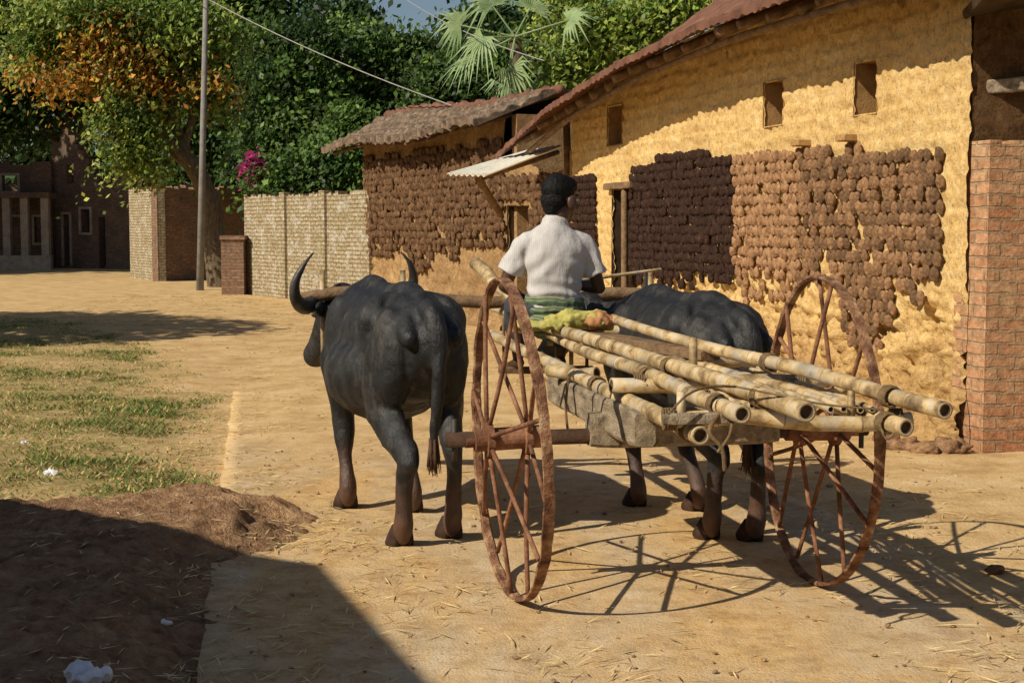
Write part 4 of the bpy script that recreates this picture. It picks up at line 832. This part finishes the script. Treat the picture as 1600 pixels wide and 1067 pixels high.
for s in (-1,1):
    hp,kn,an=Vector((s*.09,.0,.06)),Vector((s*.16,.40,.07)),Vector((s*.13,.46,-.25))
    tube(bm,[hp,hp.lerp(kn,.5),kn],[.085,.075,.056],14,sub=2); tube(bm,[kn,kn.lerp(an,.35)+Vector((0,-.015,0)),an],[.056,.055,.034],12,sub=2)
    tube(bm,[an-Vector((0,.03,.03)),an+Vector((s*.01,.06,-.045)),an+Vector((s*.02,.15,-.06))],[(.034,.036),(.038,.028),(.036,.016)],12,sub=2)
me=remesh(bm,.0055,3); body=link('body',me,M['skin'],pr,True)
bm=bmesh.new(); he(bm,(0,-.018,.046),(.080,.098,.086)); he(bm,(0,-.05,-.008),(.070,.062,.062)); he(bm,(0,-.064,-.045),(.048,.036,.042)); he(bm,(0,.032,.070),(.066,.060,.052)); he(bm,(.068,-.01,.037),(.012,.04,.028)); he(bm,(-.068,-.01,.037),(.012,.04,.028))
me=remesh(bm,.0045,4); displace(me,lambda p:.003*noise.noise(p*48)+.0035*noise.noise(p*130)); link('hair',me,M['hair'],pr,True)
for s in (-1,1):
    bm=bmesh.new(); he(bm,(s*.032,.082,.004),(.013,.011,.0085)); fin(bm,'eye',M['eye'],pr,True,False)
bm=bmesh.new(); tube(bm,[(0,-.005,.09),(0,-.012,.16),(0,-.016,.26),(0,-.012,.38),(0,0,.455),(0,.004,.505),(.004,.01,.55)],[(.166,.122),(.158,.112),(.162,.108),(.186,.116),(.186,.108),(.142,.096),(.078,.076)],24,up=Vector((0,1,0)),sub=3)
for a,e in ((SHL,ELL),(SHR,ELR)):
    q=a.lerp(e,.70); tube(bm,[Vector((a.x*.5,0,.465)),Vector((a.x*.9,0,.45)),a.lerp(e,.25),q],[.058,.062,.066,.078],18,'flat',sub=3)
me=remesh(bm,.007,5)
def folds(p):
    d=.008*noise.fractal(Vector((p.x*7,p.y*7,p.z*4)),1,2,3)+.008*math.sin(p.z*55+p.x*22+5*noise.noise(p*5))*max(0,1-abs(p.z-.16)/.11)
    d+=.006*math.sin((abs(p.x)*.8+p.z)*40+6*noise.noise(p*3))*max(0,1-abs(p.z-.34)/.16)*min(1,abs(p.x)/.1)
    return d+.004*math.sin(p.x*70+p.z*25)*max(0,min(1,(abs(p.x)-.16)/.05))+.002
displace(me,folds); link('shirt',me,M['shirt'],pr,True)
bm=bmesh.new(); n=28; pts=[Vector((.004+.074*math.cos(2*math.pi*k/n),.012+.071*math.sin(2*math.pi*k/n),.555+.012*math.sin(2*math.pi*k/n))) for k in range(n+1)]; tube(bm,pts,[(.008,.015)]*len(pts),8); fin(bm,'collar',M['shirt'],pr,True,False)
bm=bmesh.new()
for z,r_ in ((.03,.021),(.065,.022),(.10,.021),(.13,.018)):
    pts=[Vector(((.156+.004*math.sin(k*1.7+z*60))*math.cos(2*math.pi*k/30),(.118)*math.sin(2*math.pi*k/30)-.005,z+.012*math.sin(2*math.pi*k/30+z*40))) for k in range(31)]; tube(bm,pts,r_,8)
tube(bm,[(0,0,.0),(0,-.005,.12)],[(.165,.125),(.155,.115)],24,up=Vector((0,1,0)))
me=remesh(bm,.007,3); displace(me,lambda p:.008*noise.noise(p*22)); link('waistcloth',me,M['waist'],pr,True)
bm=bmesh.new(); tube(bm,[(0,-.02,.05),(0,.06,.05)],[(.165,.08),(.16,.08)],18)
for s in (-1,1):
    hp,kn,an=Vector((s*.09,.0,.06)),Vector((s*.16,.40,.07)),Vector((s*.13,.46,-.25)); tube(bm,[hp,hp.lerp(kn,.5),kn],[.098,.088,.07],14,sub=2); tube(bm,[kn,kn.lerp(an,.4),kn.lerp(an,.8)],[.07,.066,.056],12,'flat')
me=remesh(bm,.009,3); displace(me,lambda p:.007*noise.noise(p*16)); link('trousers',me,M['trouser'],pr,True)
ms=Matrix.Rotation(R(10),3,'Z'); hp=Vector((.245,8.5,1.07))+ms@(WRR+Vector((-.035,.085,.01)))
bm=bmesh.new(); e=W(1032,421,9.1); st=hp-(e-hp).normalized()*.16; tube(bm,[st,hp,hp.lerp(e,.5),e],[.012,.012,.011,.009],8); tag(fin(bm,'goad_stick',M['bamboo'],None,True),'thin pale stick held out to the right by the seated driver','stick')
bm=bmesh.new(); c=W(905,500,8.02)
for dx,dz,rx,rz in ((-.10,-.0,.10,.045),(-.02,.01,.11,.05),(.08,.01,.09,.05),(.13,-.01,.07,.04),(-.15,-.025,.07,.03)): ell(bm,c+Vector((dx,random.uniform(-.03,.03),dz)),(rx,.10,rz))
me=remesh(bm,.008,2); displace(me,lambda p:.03*noise.fractal(p*12,1,2,3)+.018*abs(noise.noise(p*24))-.008)
cb=empty('cloth_bundle',(c.x,c.y,c.z-.05)); tag(cb,'crumpled yellow and red cloth bundle lying on the poles behind the driver','cloth')
for v in me.vertices: v.co-=Vector((c.x,c.y,c.z-.05))
link('yellow_cloth',me,M['hay'],cb,True)
bm=bmesh.new(); ell(bm,c+Vector((.11,-.05,.0)),(.085,.07,.05)); me=remesh(bm,.009,2); displace(me,lambda p:.028*noise.fractal(p*13,1,2,3))
for v in me.vertices: v.co-=Vector((c.x,c.y,c.z-.05))
link('red_cloth',me,M['redcloth'],cb,True)

# ------------------------------------------------------------------ grass, straw, stones, litter
n=56000; P=[];H=[];Cc=[]
while len(P)<n:
    y=7.4+18*random.random()**1.3; x=edge(y)+.3-7*random.random()**1.3
    g=noise.noise(Vector((x*.8,y*.8,5)))+.7*noise.noise(Vector((x*2.7,y*2.7,8)))
    if random.random()>grassy(x,y)*(.13+1.5*max(0,g+.15)) or sdist(x,y)>-.05: continue
    P.append((x,y,gz(x,y))); H.append((.011+.024*random.random())*(1+max(0,g)))
    k=random.random()-g*.4; Cc.append((.58,.44,.18) if k>.55 else ((.13,.20,.045) if k<.24 else (.26,.29,.075)))
P=np.array(P);H=np.array(H)[:,None];Cc=np.array(Cc)*(.55+.7*rng.random((n,1)))
ang=rng.random(n)*6.28; lean=np.stack([np.cos(ang),np.sin(ang),np.zeros(n)],1)*H*1.4; side=np.stack([-np.sin(ang),np.cos(ang),np.zeros(n)],1)*.0065
cc=P+np.array([0,0,1])*H*.5+lean*.5; o=quads('grass',cc,np.array([0,0,1])*H*.5+lean*.5,side,Cc,M['grass']); tag(o,'short patchy green and yellow grass on the verge left of the lane','grass',None,'stuff')
n=20000; c=[];u=[];v=[];cl=[]
while len(c)<n:
    y=4.5+30*random.random()**2.1; x=random.uniform(-9,4.2)
    wallx=3.26-.28*(y-10.71)-.15 if y>10.4 else 3.3
    if x>wallx: continue
    e=edge(y); rr=roadR(y)
    dens=.16+.6*math.exp(-((x-e)/.6)**2)+.6*math.exp(-((x-rr)/.5)**2)+(.3 if x<e else 0)+(.5 if y>22 else 0)+.6*math.exp(-((x+1.0)**2/.5+(y-7.3)**2/2))
    if sdist(x,y)>.1: dens*=.35
    dens*=.15+2.4*max(0,noise.noise(Vector((x*1.5,y*1.5,11)))+.5*noise.noise(Vector((x*5,y*5,11)))+.12)
    if random.random()>dens: continue
    z=gz(x,y) 
    if roadL(y)<x<rr and y<18: z=.008-.03*sst(12.5,18.4,y)
    if y<9.6 and x<-.6 and sdist(x,y)>-.15: z=max(z,heapz(x,y))
    a=random.random()*6.28; L=random.uniform(.03,.12)*(1+.04*y); c.append((x,y,z+.008)); u.append((math.cos(a)*L*.5,math.sin(a)*L*.5,random.uniform(-.006,.012))); wd=.0018+.00025*y; v.append((-math.sin(a)*wd,math.cos(a)*wd,.001)); k=random.uniform(.45,1.15); cl.append((.78*k,.60*k,.28*k))
o=quads('straw',np.array(c),np.array(u),np.array(v),np.array(cl),M['straw']); tag(o,'scattered dry straw stalks on the lane and verge','straw',None,'stuff')
bm=bmesh.new()
for k in range(900):
    y=4.6+17*random.random()**1.8; x=random.uniform(-5,3.2); wallx=3.26-.28*(y-10.71)-.1 if y>10.4 else 3.2
    if x>wallx: continue
    r=random.uniform(.004,.011)*(2 if random.random()<.06 else 1); z=.006 if roadL(y)<x<roadR(y) else gz(x,y)
    if y<9.6 and x<-.6 and sdist(x,y)>-.15: z=max(z,heapz(x,y))
    bmesh.ops.create_icosphere(bm,subdivisions=1,radius=r,matrix=Matrix.Translation((x,y,z+r*.3))@Matrix.Diagonal((random.uniform(.8,1.6),random.uniform(.8,1.4),random.uniform(.5,.8),1)))
for v_ in bm.verts: v_.co+=Vector((noise.noise(v_.co*60),noise.noise(v_.co*63),noise.noise(v_.co*58)))*.006
o=fin(bm,'pebbles',M['clod'],None,False); tag(o,'small clods and pebbles strewn on the lane','pebbles',None,'stuff')
for k,(px,py,r) in enumerate(((1410,703,.10),(1445,708,.08),(1480,706,.11),(1385,690,.07),(1555,893,.035))):
    g=G(px,py); bm=bmesh.new(); bmesh.ops.create_icosphere(bm,subdivisions=4,radius=r,matrix=Matrix.Translation(g+Z*r*.25)@Matrix.Diagonal((1.4,.9,.6,1)))
    for v_ in bm.verts: v_.co+= (v_.co-g)*(.5*noise.noise(v_.co*14)+.25*noise.noise(v_.co*40))
    tag(fin(bm,'mud_lump',M['dung'],None,True),['broken mud lump third from the brick wall','mud lump second from the brick wall','largest mud lump right beside the foot of the brick wall','small mud lump farthest from the brick wall','small dung lump lying on the lane at the right'][k],'mud lump',None)
for k,(px,py,r,lab) in enumerate(((132,1062,.055,'crumpled white plastic bag at the bottom edge of the soil bank'),(80,741,.035,'white plastic scrap lying on the grass'),(38,803,.035,'pale plastic scrap at the left edge beside the soil bank'),(260,973,.014,'tiny white paper scrap on the shaded soil'),(40,693,.03,'white scrap on the grass farthest from the soil bank'))):
    g=G(px,py); z=.13 if k in (0,3) else gz(g.x,g.y); g=G(px,py,z); bm=bmesh.new(); bmesh.ops.create_icosphere(bm,subdivisions=4,radius=r,matrix=Matrix.Translation(g+Z*r*.2)@Matrix.Diagonal((1.3,1.0,.5,1)))
    for v_ in bm.verts: v_.co+=(v_.co-g)*.8*noise.noise(v_.co*(.9/r))+Vector((0,0,.5*r*noise.noise(v_.co*(2.2/r))))
    tag(fin(bm,'plastic_scrap',M['plastic'],None,False),lab,'litter')
print('cakes',len(cells),'verts ok')
